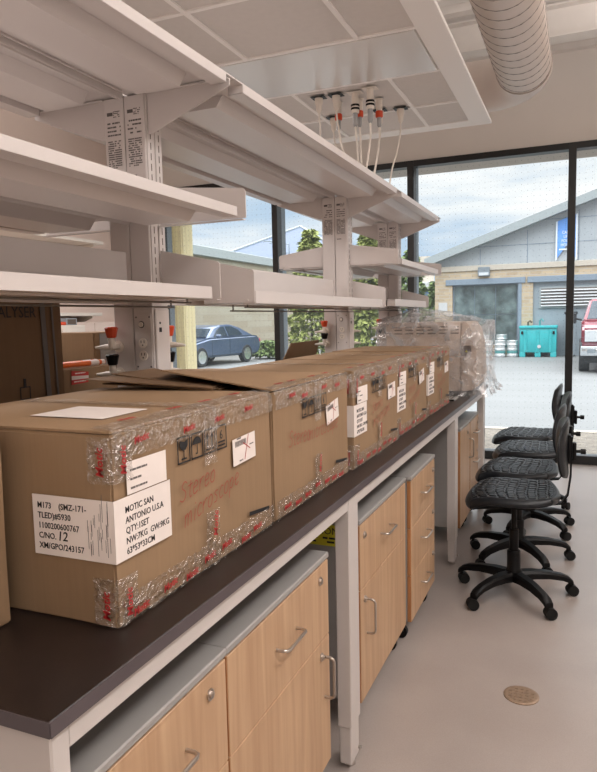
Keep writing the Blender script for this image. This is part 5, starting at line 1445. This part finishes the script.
# --- pyramid roof beyond
t = thing('pavilion', 'distant building with a blue-grey pyramid roof', 'building', (-25.6, 62, GZ), world=True)
bm = B(); cx, cy, hw_ = -25.4, 62, 8.0
ap = bm.verts.new((cx, cy, 10.7)); bs = [bm.verts.new((cx + a * hw_, cy + b * hw_, 6.6)) for a, b in ((-1, -1), (1, -1), (1, 1), (-1, 1))]
for i in range(4): bm.faces.new((bs[i], bs[(i + 1) % 4], ap))
bm.faces.new(bs[::-1]); obj('pyramid_roof', bm, 'slate', t)
bm = B()
for a, b in ((-1, -1), (1, -1), (1, 1), (-1, 1)): tube(bm, [(cx, cy, 10.72), (cx + a * hw_, cy + b * hw_, 6.62)], .12, 6)
obj('roof_ridge', bm, 'roofedge', t)
bm = B(); box(bm, (cx - 7.3, cy - 7.3, GZ), (cx + 7.3, cy + 7.3, 6.59)); obj('walls', bm, 'brick_l', t)
# --- distant pale building between bench shelves and brick wall
t = thing('distant_building', 'distant pale building with blue cladding left of the brick building', 'building', (-9, 56, GZ), world=True)
bm = B(); box(bm, (-15.5, 55, GZ), (-6.5, 62, 3.6)); obj('blue_wall', bm, 'distant', t)
bm = B(); box(bm, (-15.7, 54.8, 3.6), (-6.4, 62.2, 4.3), .02); obj('white_parapet', bm, 'distantwhite', t)
bm = B(); box(bm, (-13, 57, 4.301), (-11.4, 59, 6.6)); box(bm, (-9.2, 57, 4.301), (-8.4, 59, 6.2)); obj('roof_unit', bm, 'stone', t)

# --- shrubs and young conifers by the car park
def shrub(label, loc, hgt, rad, mat, seed, nl=1500, ls=.10):
    t = thing('conifer', label, 'tree', loc, 'yellow-green conifers beyond the windows')
    rnd = random.Random(seed)
    bm = B(); cyl(bm, (0, 0, 0), (0, 0, hgt * .9), .07, .015, 8); obj('trunk', bm, 'bark', t)
    bm = B()
    for i in range(nl):
        tt = rnd.random() ** .8; z = hgt * (.04 + .96 * tt); rr = rad * max(0, 1 - tt ** 1.8) ** .8 * (1 + .22 * math.sin(tt * 26 + 3 * math.sin(seed + tt * 9))) + .04
        a = rnd.uniform(0, 2 * PI); q = rr * math.sqrt(rnd.uniform(.35, 1)); p = Vector((q * math.cos(a), q * math.sin(a), z))
        d = Vector((math.cos(a + rnd.uniform(-.6, .6)), math.sin(a + rnd.uniform(-.6, .6)), rnd.uniform(-1.1, .0))).normalized(); s = d.cross(Vector((rnd.uniform(-1, 1), rnd.uniform(-1, 1), 1))).normalized()
        l = ls * rnd.uniform(.8, 2.2); w_ = ls * rnd.uniform(.3, .6)
        p.z = max(p.z, .25)
        vs = [bm.verts.new(x) for x in (p, p + d * l * .5 + s * w_, p + d * l, p + d * l * .5 - s * w_)]; bm.faces.new(vs)
    obj('foliage', bm, mat, t)
    return t
for k, (x, y, hh, rr, m_) in enumerate(((-10.75, 23.2, .7, .4, 'foliage2'), (-9.2, 24.0, 5.0, .85, 'foliage'), (-6.9, 24.2, 4.9, .75, 'foliage'), (-5.9, 27.0, 4.3, .7, 'foliage2'), (-5.8, 31.5, 3.2, .42, 'foliage2'), (-9.2, 28.2, 4.6, 1.1, 'foliage'))):
    shrub(['low green shrub at the foot of the block wall, left of the tall conifers', 'tall yellow-green conifer left of the middle shelf upright', 'tall yellow-green conifer right of the middle shelf upright', 'green conifer seen between the middle and window-end uprights', 'thin dark conifer beside the left corner of the brick building', 'pale conifer standing behind the other conifers'][k], (x, y, GZ + .021), hh, rr, m_, k + 3, 4600 if hh > 4.4 else 1800, .16)
